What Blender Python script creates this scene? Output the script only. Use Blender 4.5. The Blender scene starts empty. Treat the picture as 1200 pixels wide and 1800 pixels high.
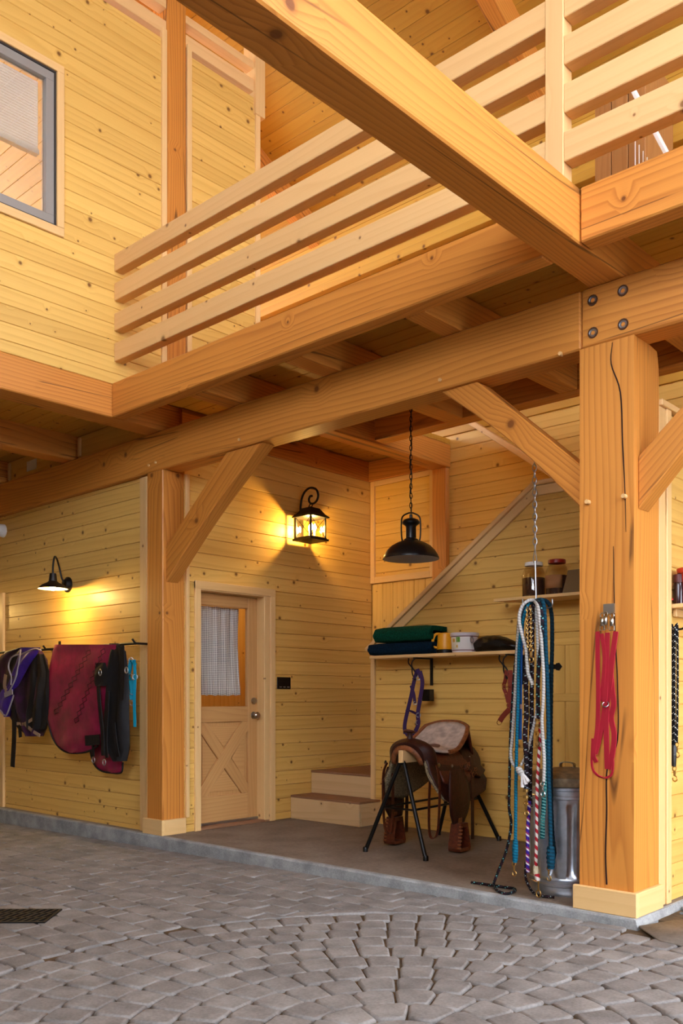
import bpy, bmesh, math, random
from mathutils import Matrix, Vector
random.seed(7)
SC = bpy.context.scene
COL = SC.collection
# ------------------------------------------------------------------ camera, world, exposure
F, YH, YAW = 1591.44, 1225.0, 0.7463
CAM = Vector((5.0153, -4.5367, 1.201))
cd = bpy.data.cameras.new('camera'); cam = bpy.data.objects.new('camera', cd); COL.objects.link(cam)
cam.location = CAM; cam.rotation_euler = (math.pi/2, 0, YAW)
cd.sensor_fit = 'VERTICAL'; cd.sensor_height = 36.0; cd.lens = F/1800*36
cd.shift_y = (YH-900)/1800; cd.clip_start = .05; cd.clip_end = 300
SC.camera = cam
W = bpy.data.worlds.new('sky'); SC.world = W; W.use_nodes = True
bg = W.node_tree.nodes['Background']; bg.inputs[0].default_value = (.88, .93, 1.06, 1); bg.inputs[1].default_value = 14.0
SC.view_settings.view_transform = 'Standard'; SC.view_settings.look = 'None'
SC.view_settings.gamma = 1; SC.view_settings.use_curve_mapping = False
SC.view_settings.exposure = 0.1

# ------------------------------------------------------------------ helpers
WM = {}
def at(u, v, X=None, Y=None, Z=None):
    c, s = math.cos(YAW), math.sin(YAW)
    a = (u-600)/F; b = -(v-YH)/F
    d = Vector((-s+a*c, c+a*s, b))
    t = (X-CAM.x)/d.x if X is not None else (Y-CAM.y)/d.y if Y is not None else (Z-CAM.z)/d.z
    return CAM+d*t
def tag(o, label=None, cat=None, group=None, kind=None):
    if label: o['label'] = label
    if cat: o['category'] = cat
    if group: o['group'] = group
    if kind: o['kind'] = kind
    return o
def link(name, data, M, parent=None):
    o = bpy.data.objects.new(name, data); COL.objects.link(o)
    if parent is not None:
        o.parent = parent; o.matrix_parent_inverse = WM[parent.name].inverted()
    o.matrix_basis = M; WM[o.name] = M.copy()
    return o
def empty(name, loc, rz=0, label=None, cat=None, group=None, kind=None):
    o = link(name, None, Matrix.Translation(loc) @ Matrix.Rotation(rz, 4, 'Z'))
    o.empty_display_size = .1
    return tag(o, label, cat, group, kind)
def mesh_from_bm(name, bm, mat, smooth=False):
    me = bpy.data.meshes.new(name); bm.to_mesh(me); bm.free()
    if mat: me.materials.append(mat)
    if smooth:
        for p in me.polygons: p.use_smooth = True
    return me
BOXC = {}
def box_mesh(name, dx, dy, dz, mat, ch):
    key = (round(dx, 4), round(dy, 4), round(dz, 4), mat.name, ch)
    if key in BOXC: return BOXC[key]
    bm = bmesh.new(); bmesh.ops.create_cube(bm, size=1)
    for v in bm.verts: v.co = Vector((v.co.x*dx, v.co.y*dy, v.co.z*dz))
    if ch: bmesh.ops.bevel(bm, geom=bm.edges[:], offset=min(ch, .3*min(dx, dy, dz)), segments=1, affect='EDGES')
    me = mesh_from_bm(name, bm, mat); BOXC[key] = me
    return me
AX = {'x': Matrix.Identity(4), 'y': Matrix.Rotation(math.pi/2, 4, 'Z'), 'z': Matrix.Rotation(-math.pi/2, 4, 'Y')}
def abox(name, x0, x1, y0, y1, z0, z1, mat, parent=None, axis=None, ch=.004, label=None):
    """box whose local X runs along its length, so that the grain follows"""
    d = {'x': abs(x1-x0), 'y': abs(y1-y0), 'z': abs(z1-z0)}
    if axis is None: axis = max(d, key=d.get)
    l = {'x': (d['x'], d['y'], d['z']), 'y': (d['y'], d['x'], d['z']), 'z': (d['z'], d['y'], d['x'])}[axis]
    M = Matrix.Translation(((x0+x1)/2, (y0+y1)/2, (z0+z1)/2)) @ AX[axis]
    o = link(name, box_mesh(name, *l, mat, ch), M, parent)
    if label: o['label'] = label
    return o
def frameM(o, xd, yd):
    xd = Vector(xd).normalized(); yd = Vector(yd); yd = (yd-xd*yd.dot(xd)).normalized(); zd = xd.cross(yd)
    M = Matrix.Identity(4)
    for i, d in enumerate((xd, yd, zd)):
        for r in range(3): M[r][i] = d[r]
    M.translation = Vector(o)
    return M
def prism(name, pts, t, M, mat, parent=None, ch=0, center=False):
    """polygon (local x,y) extruded along local z by t"""
    bm = bmesh.new(); z0 = -t/2 if center else 0
    a = [bm.verts.new((p[0], p[1], z0)) for p in pts]; b = [bm.verts.new((p[0], p[1], z0+t)) for p in pts]
    n = len(pts); bm.faces.new(a[::-1]); bm.faces.new(b)
    for i in range(n): bm.faces.new((a[i], a[(i+1) % n], b[(i+1) % n], b[i]))
    bmesh.ops.recalc_face_normals(bm, faces=bm.faces)
    if ch: bmesh.ops.bevel(bm, geom=bm.edges[:], offset=ch, segments=1, affect='EDGES')
    return link(name, mesh_from_bm(name, bm, mat), M, parent)
def beam2(name, p0, p1, w, h, up, mat, parent=None, ch=.004):
    p0, p1 = Vector(p0), Vector(p1)
    x = p1-p0; L = x.length; zd = Vector(up); yd = zd.cross(x)
    M = frameM((p0+p1)/2, x, yd)
    return link(name, box_mesh(name, L, w, h, mat, ch), M, parent)
PLC = {}
def plank(poly, t, M, mat, parent, name='plank', bev=.004):
    """tongue-and-groove board: quad in local (x,y), its long front edges eased"""
    key = (tuple((round(a, 3), round(b, 3)) for a, b in poly), t, mat.name, bev)
    me = PLC.get(key)
    if me is None:
        ym = sum(p[1] for p in poly)/len(poly)
        vs = []; fs = []; n = len(poly)
        for z, sh in ((0, 0), (t-bev*1.3, 0), (t, bev)):
            for x, y in poly: vs.append((x, y-sh if y > ym else y+sh, z))
        for k in (0, n):
            for i in range(n):
                j = (i+1) % n; fs.append((k+i, k+j, k+n+j, k+n+i))
        fs.append(tuple(2*n+i for i in range(n)))
        me = bpy.data.meshes.new(name); me.from_pydata(vs, [], fs); me.materials.append(mat); PLC[key] = me
    return link(name, me, M, parent)

class MB:
    """collects shapes in world (or local) coordinates"""
    def __init__(s): s.v = []; s.f = []; s.uv = {}
    def add(s, vs, fs):
        o = len(s.v); s.v += [tuple(v) for v in vs]; s.f += [tuple(i+o for i in f) for f in fs]; return s
    def box(s, x0, x1, y0, y1, z0, z1):
        return s.add([(x, y, z) for z in (z0, z1) for y in (y0, y1) for x in (x0, x1)],
            [(0, 2, 3, 1), (4, 5, 7, 6), (0, 1, 5, 4), (1, 3, 7, 5), (3, 2, 6, 7), (2, 0, 4, 6)])
    def tube(s, path, r, n=8, closed=False, lobes=0, twist=0, lob=.18, cap=True):
        P = [Vector(p) for p in path]; N = len(P); o = len(s.v)
        up = None; acc = 0
        rr = r if callable(r) else (lambda t: r)
        for i, p in enumerate(P):
            a = P[(i-1) % N] if (closed or i > 0) else P[i]; b = P[(i+1) % N] if (closed or i < N-1) else P[i]
            t = (b-a)
            if t.length < 1e-9: t = Vector((0, 0, 1))
            t.normalize()
            if up is None:
                up = Vector((0, 0, 1)) if abs(t.z) < .9 else Vector((1, 0, 0))
            up = (up-t*up.dot(t)).normalized(); sd = t.cross(up)
            if i: acc += (p-P[i-1]).length
            for k in range(n):
                an = 2*math.pi*k/n
                R = rr(i/(N-1 if N > 1 else 1))
                if lobes: R *= 1-lob+lob*abs(math.cos(lobes*(an+twist*acc)/1.0))
                s.v.append(tuple(p+up*(R*math.cos(an))+sd*(R*math.sin(an))))
                s.uv[len(s.v)-1] = (acc, k/n)
        for i in range(N if closed else N-1):
            for k in range(n):
                a = o+i*n+k; b = o+i*n+(k+1) % n; c = o+((i+1) % N)*n+(k+1) % n; d = o+((i+1) % N)*n+k
                s.f.append((a, b, c, d))
        if cap and not closed:
            s.f.append(tuple(o+k for k in range(n))[::-1]); s.f.append(tuple(o+(N-1)*n+k for k in range(n)))
        return s
    def lathe(s, prof, c, n=24, M=None, a0=0, a1=2*math.pi):
        o = len(s.v); full = abs(a1-a0-2*math.pi) < 1e-6; m = n if full else n+1; c = Vector(c)
        for r, z in prof:
            for k in range(m):
                an = a0+(a1-a0)*k/n; q = Vector((r*math.cos(an), r*math.sin(an), z))
                if M: q = M @ q
                s.v.append(tuple(c+q))
        for i in range(len(prof)-1):
            for k in range(n if full else n):
                k2 = (k+1) % m
                s.f.append((o+i*m+k, o+i*m+k2, o+(i+1)*m+k2, o+(i+1)*m+k))
        return s
    def strap(s, path, w, t, wd, fold=None):
        """flat band: width w along wd, thickness t"""
        P = [Vector(p) for p in path]; N = len(P); o = len(s.v)
        for i, p in enumerate(P):
            tg = P[min(i+1, N-1)]-P[max(i-1, 0)]
            if tg.length < 1e-9: tg = Vector((0, 0, 1))
            tg.normalize(); W_ = Vector(wd(i/(N-1)) if callable(wd) else wd); W_ = (W_-tg*W_.dot(tg)).normalized(); nn = tg.cross(W_)
            ww = w(i/(N-1)) if callable(w) else w
            for a, b in ((-1, -1), (1, -1), (1, 1), (-1, 1)): s.v.append(tuple(p+W_*(a*ww/2)+nn*(b*t/2)))
        for i in range(N-1):
            for k in range(4): s.f.append((o+i*4+k, o+i*4+(k+1) % 4, o+i*4+4+(k+1) % 4, o+i*4+4+k))
        s.f.append((o+3, o+2, o+1, o)); e = o+(N-1)*4; s.f.append((e, e+1, e+2, e+3))
        return s
    def loft(s, rows, closed=False, capends=True):
        o = len(s.v); n = len(rows[0])
        for r in rows: s.v += [tuple(p) for p in r]
        for i in range(len(rows)-1):
            for k in range(n if closed else n-1):
                k2 = (k+1) % n; s.f.append((o+i*n+k, o+i*n+k2, o+(i+1)*n+k2, o+(i+1)*n+k))
        if closed and capends:
            s.f.append(tuple(o+k for k in range(n))[::-1]); e = o+(len(rows)-1)*n; s.f.append(tuple(e+k for k in range(n)))
        return s
    def ball(s, c, rx, ry=None, rz=None, n=12, m=8):
        ry = ry or rx; rz = rz or rx; c = Vector(c); rows = []
        for i in range(m+1):
            th = math.pi*i/m
            rows.append([c+Vector((rx*math.sin(th)*math.cos(2*math.pi*k/n), ry*math.sin(th)*math.sin(2*math.pi*k/n), rz*math.cos(th))) for k in range(n)])
        return s.loft(rows, closed=True, capends=False)
    def build(s, name, mat, parent=None, origin=None, smooth=True, M=None, solid=0, label=None, ang=None):
        if origin is None:
            if parent is not None and M is None: origin = WM[parent.name].translation
            elif M is None:
                xs = [v[0] for v in s.v]; ys = [v[1] for v in s.v]; zs = [v[2] for v in s.v]
                origin = Vector(((min(xs)+max(xs))/2, (min(ys)+max(ys))/2, min(zs)))
        me = bpy.data.meshes.new(name)
        if M is None:
            M = Matrix.Translation(origin); vs = [(v[0]-origin[0], v[1]-origin[1], v[2]-origin[2]) for v in s.v]
        else: vs = s.v
        me.from_pydata(vs, [], s.f)
        if s.uv:
            uvl = me.uv_layers.new(name='uv'); 
            for p in me.polygons:
                us = [s.uv.get(me.loops[li].vertex_index, (0, 0)) for li in p.loop_indices]
                wrap = max(u[1] for u in us)-min(u[1] for u in us) > .5
                for li, u in zip(p.loop_indices, us):
                    uvl.data[li].uv = (u[0], u[1]+1 if wrap and u[1] < .5 else u[1])
        bm = bmesh.new(); bm.from_mesh(me); bmesh.ops.recalc_face_normals(bm, faces=bm.faces); bm.to_mesh(me); bm.free()
        me.materials.append(mat)
        if smooth:
            for p in me.polygons: p.use_smooth = True
            me.set_sharp_from_angle(angle=ang or math.radians(40))
        o = link(name, me, M, parent)
        if solid:
            md = o.modifiers.new('solid', 'SOLIDIFY'); md.thickness = solid; md.offset = 0
        if label: o['label'] = label
        return o
def smoothpath(P, k=6, closed=False):
    P = [Vector(p) for p in P]; N = len(P); out = []
    for i in range(N if closed else N-1):
        p0 = P[(i-1) % N] if (closed or i > 0) else P[0]*2-P[1]; p1 = P[i]; p2 = P[(i+1) % N]
        p3 = P[(i+2) % N] if (closed or i < N-2) else P[-1]*2-P[-2]
        for j in range(k):
            t = j/k; t2 = t*t; t3 = t2*t
            out.append(.5*((2*p1)+(p2-p0)*t+(2*p0-5*p1+4*p2-p3)*t2+(3*p1-p0-3*p2+p3)*t3))
    if not closed: out.append(P[-1])
    return out
def resample(P, step):
    P = [Vector(p) for p in P]; out = [P[0].copy()]; need = step
    for a, b in zip(P, P[1:]):
        L = (b-a).length; d = need
        while d <= L and L > 1e-9:
            out.append(a.lerp(b, d/L)); d += step
        need = d-L
    out.append(P[-1].copy()); return out
def copy_tree(o, M, label=None, group=None):
    """a thing and its parts again, moved by matrix M"""
    c = o.copy(); COL.objects.link(c); c.matrix_basis = M @ WM[o.name]; WM[c.name] = c.matrix_basis.copy()
    if label: c['label'] = label
    if group: c['group'] = group
    def kids(src, dst):
        for ch in [x for x in COL.objects if x.parent == src]:
            k = ch.copy(); COL.objects.link(k); k.parent = dst; k.matrix_parent_inverse = WM[dst.name].inverted()
            k.matrix_basis = M @ WM[ch.name]; WM[k.name] = k.matrix_basis.copy(); kids(ch, k)
    kids(o, c)
    return c

# ------------------------------------------------------------------ materials
def srgb(r, g, b):
    f = lambda c: (c/255/12.92) if c/255 <= .04045 else ((c/255+.055)/1.055)**2.4
    return (f(r), f(g), f(b), 1)
MATS = {}
def nodes(name):
    m = bpy.data.materials.new(name); m.use_nodes = True; nt = m.node_tree
    p = nt.nodes['Principled BSDF']
    return m, nt, p
def N(nt, t, **k):
    n = nt.nodes.new(t)
    for a, b in k.items(): setattr(n, a, b)
    return n
def math_(nt, op, a, b=None, clamp=False):
    n = N(nt, 'ShaderNodeMath', operation=op, use_clamp=clamp)
    for i, x in enumerate((a, b)):
        if x is None: continue
        if isinstance(x, (int, float)): n.inputs[i].default_value = x
        else: nt.links.new(x, n.inputs[i])
    return n.outputs[0]
def mixc(nt, fac, a, b, mode='MIX'):
    n = N(nt, 'ShaderNodeMix', data_type='RGBA', blend_type=mode)
    for i, x in ((0, fac), (6, a), (7, b)):
        if isinstance(x, (int, float)): n.inputs[i].default_value = x
        elif isinstance(x, tuple): n.inputs[i].default_value = x
        else: nt.links.new(x, n.inputs[i])
    return n.outputs[2]
def ramp(nt, fac, stops):
    n = N(nt, 'ShaderNodeValToRGB'); e = n.color_ramp.elements
    while len(e) < len(stops): e.new(.5)
    for q, (pos, c) in zip(e, stops):
        q.position = pos; q.color = c if isinstance(c, tuple) else (c, c, c, 1)
    nt.links.new(fac, n.inputs[0]); return n.outputs[0]
def wood(name, light, dark, knot=(60, 30, 12), rings=7.0, amount=.6, kden=.12, kscale=5.5, ksize=.1, rough=.45, vary=.18, spec=.4, check=0):
    m, nt, p = nodes(name)
    tc = N(nt, 'ShaderNodeTexCoord'); oi = N(nt, 'ShaderNodeObjectInfo')
    off = N(nt, 'ShaderNodeVectorMath', operation='MULTIPLY_ADD')
    comb = N(nt, 'ShaderNodeCombineXYZ')
    for i, f in enumerate((91.7, 53.3, 37.1)): nt.links.new(math_(nt, 'MULTIPLY', oi.outputs['Random'], f), comb.inputs[i])
    ad = N(nt, 'ShaderNodeVectorMath', operation='ADD'); nt.links.new(tc.outputs['Object'], ad.inputs[0]); nt.links.new(comb.outputs[0], ad.inputs[1])
    co = ad.outputs[0]
    mp = N(nt, 'ShaderNodeMapping'); mp.inputs['Scale'].default_value = (.1, 1, 1); nt.links.new(co, mp.inputs[0])
    # knots bend the grain around them
    vo = N(nt, 'ShaderNodeTexVoronoi', feature='F1', voronoi_dimensions='2D'); vo.inputs['Scale'].default_value = kscale
    s0 = N(nt, 'ShaderNodeSeparateXYZ'); nt.links.new(co, s0.inputs[0]); k2 = N(nt, 'ShaderNodeCombineXYZ')
    nt.links.new(s0.outputs[0], k2.inputs[0]); nt.links.new(math_(nt, 'ADD', s0.outputs[1], s0.outputs[2]), k2.inputs[1]); nt.links.new(k2.outputs[0], vo.inputs['Vector'])
    sc_ = N(nt, 'ShaderNodeSeparateColor'); nt.links.new(vo.outputs['Color'], sc_.inputs[0])
    sel = math_(nt, 'LESS_THAN', sc_.outputs[0], kden)
    dist = math_(nt, 'DIVIDE', vo.outputs['Distance'], math_(nt, 'ADD', .45, math_(nt, 'MULTIPLY', math_(nt, 'POWER', sc_.outputs[1], 2.0), 1.0)))
    nz = N(nt, 'ShaderNodeTexNoise'); nz.inputs['Scale'].default_value = 2.2; nz.inputs['Detail'].default_value = 2; nt.links.new(mp.outputs[0], nz.inputs['Vector'])
    bend = math_(nt, 'MULTIPLY', sel, math_(nt, 'SUBTRACT', 1.0, math_(nt, 'MULTIPLY', dist, 3.0), clamp=True))
    sp = N(nt, 'ShaderNodeSeparateXYZ'); nt.links.new(mp.outputs[0], sp.inputs[0])
    coord = math_(nt, 'ADD', math_(nt, 'ADD', math_(nt, 'MULTIPLY', sp.outputs[1], .9), math_(nt, 'MULTIPLY', sp.outputs[2], .75)),
                  math_(nt, 'ADD', math_(nt, 'MULTIPLY', nz.outputs[0], .42), math_(nt, 'MULTIPLY', bend, .05)))
    saw = math_(nt, 'FRACT', math_(nt, 'MULTIPLY', coord, rings*4))
    ring = ramp(nt, saw, [(0, 0.0), (.55, .35), (.88, 1.0), (1.0, 0.0)])
    fn = N(nt, 'ShaderNodeTexNoise'); fn.inputs['Scale'].default_value = 1.0; fn.inputs['Detail'].default_value = 3
    mp2 = N(nt, 'ShaderNodeMapping'); mp2.inputs['Scale'].default_value = (3, 140, 140); nt.links.new(co, mp2.inputs[0]); nt.links.new(mp2.outputs[0], fn.inputs['Vector'])
    bn = N(nt, 'ShaderNodeTexNoise'); bn.inputs['Scale'].default_value = 1.7; bn.inputs['Detail'].default_value = 1; nt.links.new(co, bn.inputs['Vector'])
    g = math_(nt, 'MULTIPLY', ring, math_(nt, 'MULTIPLY', amount, math_(nt, 'ADD', .35, bn.outputs[0])))
    g = math_(nt, 'ADD', g, math_(nt, 'MULTIPLY', math_(nt, 'SUBTRACT', fn.outputs[0], .5), .35), clamp=True)
    c = mixc(nt, g, srgb(*light), srgb(*dark))
    # board to board tone
    tone = math_(nt, 'ADD', 1-vary/2, math_(nt, 'MULTIPLY', oi.outputs['Random'], vary))
    cc = N(nt, 'ShaderNodeCombineXYZ')
    for i, pw in enumerate((.8, 1.0, 1.25)): nt.links.new(math_(nt, 'POWER', tone, pw), cc.inputs[i])
    c = mixc(nt, 1.0, c, cc.outputs[0], 'MULTIPLY')
    kr = math_(nt, 'MULTIPLY', sel, ramp(nt, dist, [(0, 1.0), (ksize*.75, .95), (ksize, .45), (ksize*1.7, 0.0)]))
    c = mixc(nt, kr, c, srgb(*knot))
    hal = math_(nt, 'MULTIPLY', sel, ramp(nt, dist, [(0, .5), (ksize*3.2, 0.0)]))
    c = mixc(nt, math_(nt, 'MULTIPLY', hal, .5), c, srgb(*dark))
    if check:
        vd = N(nt, 'ShaderNodeTexNoise'); vd.inputs['Scale'].default_value = 1; vd.inputs['Detail'].default_value = 1
        mp3 = N(nt, 'ShaderNodeMapping'); mp3.inputs['Scale'].default_value = (.16, 4, 4); nt.links.new(co, mp3.inputs[0]); nt.links.new(mp3.outputs[0], vd.inputs['Vector'])
        ck = ramp(nt, math_(nt, 'ABSOLUTE', math_(nt, 'SUBTRACT', vd.outputs[0], .5)), [(0, 1.0), (.003, .85), (.006, 0.0)])
        ck = math_(nt, 'MULTIPLY', ck, ramp(nt, bn.outputs[0], [(.42, 0.0), (.5, 1.0)]))
        c = mixc(nt, math_(nt, 'MULTIPLY', ck, check), c, srgb(70, 34, 12))
    nt.links.new(c, p.inputs['Base Color'])
    p.inputs['Roughness'].default_value = rough; p.inputs['Specular IOR Level'].default_value = spec
    b = N(nt, 'ShaderNodeBump'); b.inputs['Strength'].default_value = .18; b.inputs['Distance'].default_value = .004
    nt.links.new(g, b.inputs['Height']); nt.links.new(b.outputs[0], p.inputs['Normal'])
    MATS[name] = m; return m
def N_sep(nt, col):
    s = N(nt, 'ShaderNodeSeparateColor'); nt.links.new(col, s.inputs[0]); return s.outputs[0]
def plain(name, rgb, rough=.6, metal=0, spec=.4, nscale=0, namt=.15, bump=0, sheen=0, dark=None, emit=None):
    m, nt, p = nodes(name)
    p.inputs['Roughness'].default_value = rough; p.inputs['Metallic'].default_value = metal; p.inputs['Specular IOR Level'].default_value = spec
    if sheen: p.inputs['Sheen Weight'].default_value = sheen
    if nscale:
        tc = N(nt, 'ShaderNodeTexCoord'); nz = N(nt, 'ShaderNodeTexNoise'); nz.inputs['Scale'].default_value = nscale; nz.inputs['Detail'].default_value = 5
        nt.links.new(tc.outputs['Object'], nz.inputs['Vector'])
        d = dark or tuple(c*(1-namt*2) for c in rgb)
        c = mixc(nt, ramp(nt, nz.outputs[0], [(.35, 0.0), (.68, 1.0)]), srgb(*d), srgb(*rgb)); nt.links.new(c, p.inputs['Base Color'])
        if bump:
            b = N(nt, 'ShaderNodeBump'); b.inputs['Strength'].default_value = bump; b.inputs['Distance'].default_value = .01
            nt.links.new(nz.outputs[0], b.inputs['Height']); nt.links.new(b.outputs[0], p.inputs['Normal'])
    else: p.inputs['Base Color'].default_value = srgb(*rgb)
    if emit: p.inputs['Emission Color'].default_value = emit[0]; p.inputs['Emission Strength'].default_value = emit[1]
    MATS[name] = m; return m
def stone(name, rgb, rgb2, s1=5, s2=60, rough=.85, bump=.3, vary=.25):
    m, nt, p = nodes(name)
    tc = N(nt, 'ShaderNodeTexCoord'); oi = N(nt, 'ShaderNodeObjectInfo'); ge = N(nt, 'ShaderNodeNewGeometry')
    a = N(nt, 'ShaderNodeTexNoise'); a.inputs['Scale'].default_value = s1; a.inputs['Detail'].default_value = 4
    b = N(nt, 'ShaderNodeTexNoise'); b.inputs['Scale'].default_value = s2; b.inputs['Detail'].default_value = 3
    nt.links.new(ge.outputs['Position'], a.inputs['Vector']); nt.links.new(ge.outputs['Position'], b.inputs['Vector'])
    f = math_(nt, 'ADD', math_(nt, 'MULTIPLY', a.outputs[0], .65), math_(nt, 'MULTIPLY', b.outputs[0], .35))
    c = mixc(nt, ramp(nt, f, [(.36, 0.0), (.64, 1.0)]), srgb(*rgb2), srgb(*rgb))
    rnd = math_(nt, 'ADD', 1-vary/2, math_(nt, 'MULTIPLY', math_(nt, 'FRACT', math_(nt, 'ADD', oi.outputs['Random'], ge.outputs['Random Per Island'])), vary))
    cc = N(nt, 'ShaderNodeCombineXYZ')
    for i in range(3): nt.links.new(rnd, cc.inputs[i])
    c = mixc(nt, 1.0, c, cc.outputs[0], 'MULTIPLY')
    nt.links.new(c, p.inputs['Base Color']); p.inputs['Roughness'].default_value = rough; p.inputs['Specular IOR Level'].default_value = .3
    bp = N(nt, 'ShaderNodeBump'); bp.inputs['Strength'].default_value = bump; bp.inputs['Distance'].default_value = .006
    nt.links.new(f, bp.inputs['Height']); nt.links.new(bp.outputs[0], p.inputs['Normal'])
    MATS[name] = m; return m
def glassy(name, tint=(1, 1, 1), refl=.12, rough=0.0):
    m, nt, p = nodes(name); nt.nodes.remove(p)
    t = N(nt, 'ShaderNodeBsdfTransparent'); g = N(nt, 'ShaderNodeBsdfGlossy'); mx = N(nt, 'ShaderNodeMixShader'); out = nt.nodes['Material Output']
    t.inputs[0].default_value = (*tint, 1); g.inputs['Roughness'].default_value = rough
    mx.inputs[0].default_value = refl
    nt.links.new(t.outputs[0], mx.inputs[1]); nt.links.new(g.outputs[0], mx.inputs[2]); nt.links.new(mx.outputs[0], out.inputs[0])
    MATS[name] = m; return m
def ropemat(name, cols, freq=18, slope=1.0, fleck=None, fden=.5):
    """stripes that spiral round the rope: bands of u*freq + v"""
    m, nt, p = nodes(name)
    uv = N(nt, 'ShaderNodeTexCoord'); sp = N(nt, 'ShaderNodeSeparateXYZ'); nt.links.new(uv.outputs['UV'], sp.inputs[0])
    t = math_(nt, 'FRACT', math_(nt, 'ADD', math_(nt, 'MULTIPLY', sp.outputs[0], freq), math_(nt, 'MULTIPLY', sp.outputs[1], slope)))
    st = []; n = len(cols)
    for i, c in enumerate(cols): st.append((i/n, srgb(*c)))
    r = N(nt, 'ShaderNodeValToRGB'); r.color_ramp.interpolation = 'CONSTANT'; e = r.color_ramp.elements
    while len(e) < n: e.new(.5)
    if n == 1: e[1].position = 1; e[1].color = srgb(*cols[0])
    for q, (ps, c) in zip(e, st): q.position = ps; q.color = c
    nt.links.new(t, r.inputs[0]); c = r.outputs[0]
    if fleck:
        t2 = math_(nt, 'FRACT', math_(nt, 'SUBTRACT', math_(nt, 'MULTIPLY', sp.outputs[0], freq*2.6), math_(nt, 'MULTIPLY', sp.outputs[1], 2.0)))
        t3 = math_(nt, 'FRACT', math_(nt, 'ADD', math_(nt, 'MULTIPLY', sp.outputs[0], freq*.9), math_(nt, 'MULTIPLY', sp.outputs[1], 1.0)))
        k = math_(nt, 'MULTIPLY', math_(nt, 'LESS_THAN', t2, .45), math_(nt, 'LESS_THAN', t3, fden))
        c = mixc(nt, k, c, srgb(*fleck))
    nt.links.new(c, p.inputs['Base Color']); p.inputs['Roughness'].default_value = .85; p.inputs['Specular IOR Level'].default_value = .2
    MATS[name] = m; return m
PINE = wood('pine_siding', (227, 184, 98), (192, 134, 48), knot=(84, 46, 16), kden=.38, ksize=.062, amount=.38, rings=4, rough=.42)
ROOFW = wood('pine_ceiling', (196, 148, 56), (162, 108, 30), knot=(84, 46, 16), kden=.4, ksize=.075, amount=.3, rings=5, rough=.5)
FIR = wood('fir_timber', (210, 139, 60), (162, 90, 28), knot=(104, 58, 24), kden=.2, kscale=2.6, ksize=.045, amount=.62, rings=9, rough=.42, vary=.12, check=.8)
PALE = wood('pale_pine', (228, 186, 126), (206, 154, 94), knot=(108, 62, 28), kden=.22, kscale=4, ksize=.06, amount=.28, rings=5, rough=.55, vary=.1)
TRIMW = wood('trim_pine', (230, 190, 128), (210, 164, 98), knot=(120, 70, 30), kden=.12, ksize=.05, amount=.28, rings=5, rough=.5, vary=.1)
DOORW = wood('door_fir', (204, 156, 96), (174, 120, 66), kden=.0, amount=.42, rings=9, rough=.5, vary=.1)
STEPW = wood('step_pine', (214, 180, 130), (188, 146, 92), kden=.08, ksize=.05, amount=.45, rings=5, rough=.6, vary=.08)
TREADW = wood('tread_fir', (150, 108, 76), (122, 80, 52), kden=.0, amount=.4, rings=7, rough=.6)
CONC = stone('slab_concrete', (140, 128, 114), (112, 98, 84), 3, 40, .75, .12, 0)
CURB = stone('curb_concrete', (168, 170, 168), (128, 130, 130), 9, 90, .85, .3, 0)
PAVE = stone('paver_concrete', (140, 136, 132), (108, 104, 100), 7, 80, .85, .35, .22)
SAND = stone('joint_sand', (104, 86, 62), (70, 56, 40), 20, 150, .95, .4, 0)
GRAV = stone('gravel_stone', (130, 132, 130), (60, 62, 62), 30, 120, .9, .3, .8)
BLACK = plain('black_iron', (20, 17, 16), .5, .3)
STEEL = plain('zinc_steel', (176, 180, 184), .35, 1.0)
GALV = plain('galvanized_steel', (206, 214, 224), .3, .95, nscale=14, namt=.08)
BRASS = plain('brass', (190, 150, 84), .3, 1.0)
NICKEL = plain('satin_nickel', (176, 168, 156), .28, 1.0)
WHITE = plain('white_paint', (232, 230, 224), .5)
PLAS = plain('dark_unseen_boards', (78, 62, 48), .8, nscale=3, namt=.1)  # for the unseen barn walls, kept dark to cut bounce light
GREY = plain('grey_aluminium', (150, 146, 140), .45, .2)
DKGREY = plain('dark_gasket', (52, 46, 42), .6)

# ------------------------------------------------------------------ the ground: pavers, slab, gravel
def zg(x): return min(0.0, .0146*(x-2.8))
bm_ = MB(); gx = [-8, -4, -1, 1, 2.8, 9]
bm_.loft([[(x, y, zg(x)-.014) for x in gx] for y in (-12, -6, -2, 1.5)])
floor = bm_.build('floor', SAND, smooth=False, origin=Vector((0, 0, 0))); tag(floor, kind='structure')
PC = Vector((3.003, -2.039)); PR = 1.9; RW = .17
pav = []     # (quad in local coords, centre, size, angle)
for k in range(1, 12):
    r0 = .015+RW*(k-1) if k > 1 else .02; r1 = r0+RW
    if k == 1: continue
    n = max(7, round(2*math.pi*(r0+r1)/2/.152)); ph = random.random()
    for i in range(n):
        a = 2*math.pi*(i+ph)/n; h = math.pi/n; g = .006
        rm = (r0+r1)/2; x0, x1 = r0+g-rm, r1-g*.6-rm
        w0, w1 = (r0+g)*math.tan(h)-g*.9, (r1-g)*math.tan(h)-g*.9
        q = [(x0, -w0), (x0*.2+x1*.8, -w1*.97), (x1, -w1*.82), (x1+.004, 0), (x1, w1*.82), (x0*.2+x1*.8, w1*.97), (x0, w0)]
        c = PC+Vector((math.cos(a), math.sin(a)))*rm
        pav.append((('ring', k), q, c, a))
for i in range(3):      # centre of the circle: three wedges
    a = 2*math.pi*i/3+.4; q = [(.01-.09, -.012)]+[(.172*math.cos(t)-.09, .172*math.sin(t)) for t in [-.98+.28*k for k in range(8)]]+[(.01-.09, .012)]
    pav.append((('hub',), q, PC+Vector((math.cos(a), math.sin(a)))*.09, a))
LX, LY = .245, .165
j = 0; y = -.055-LY/2
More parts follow.
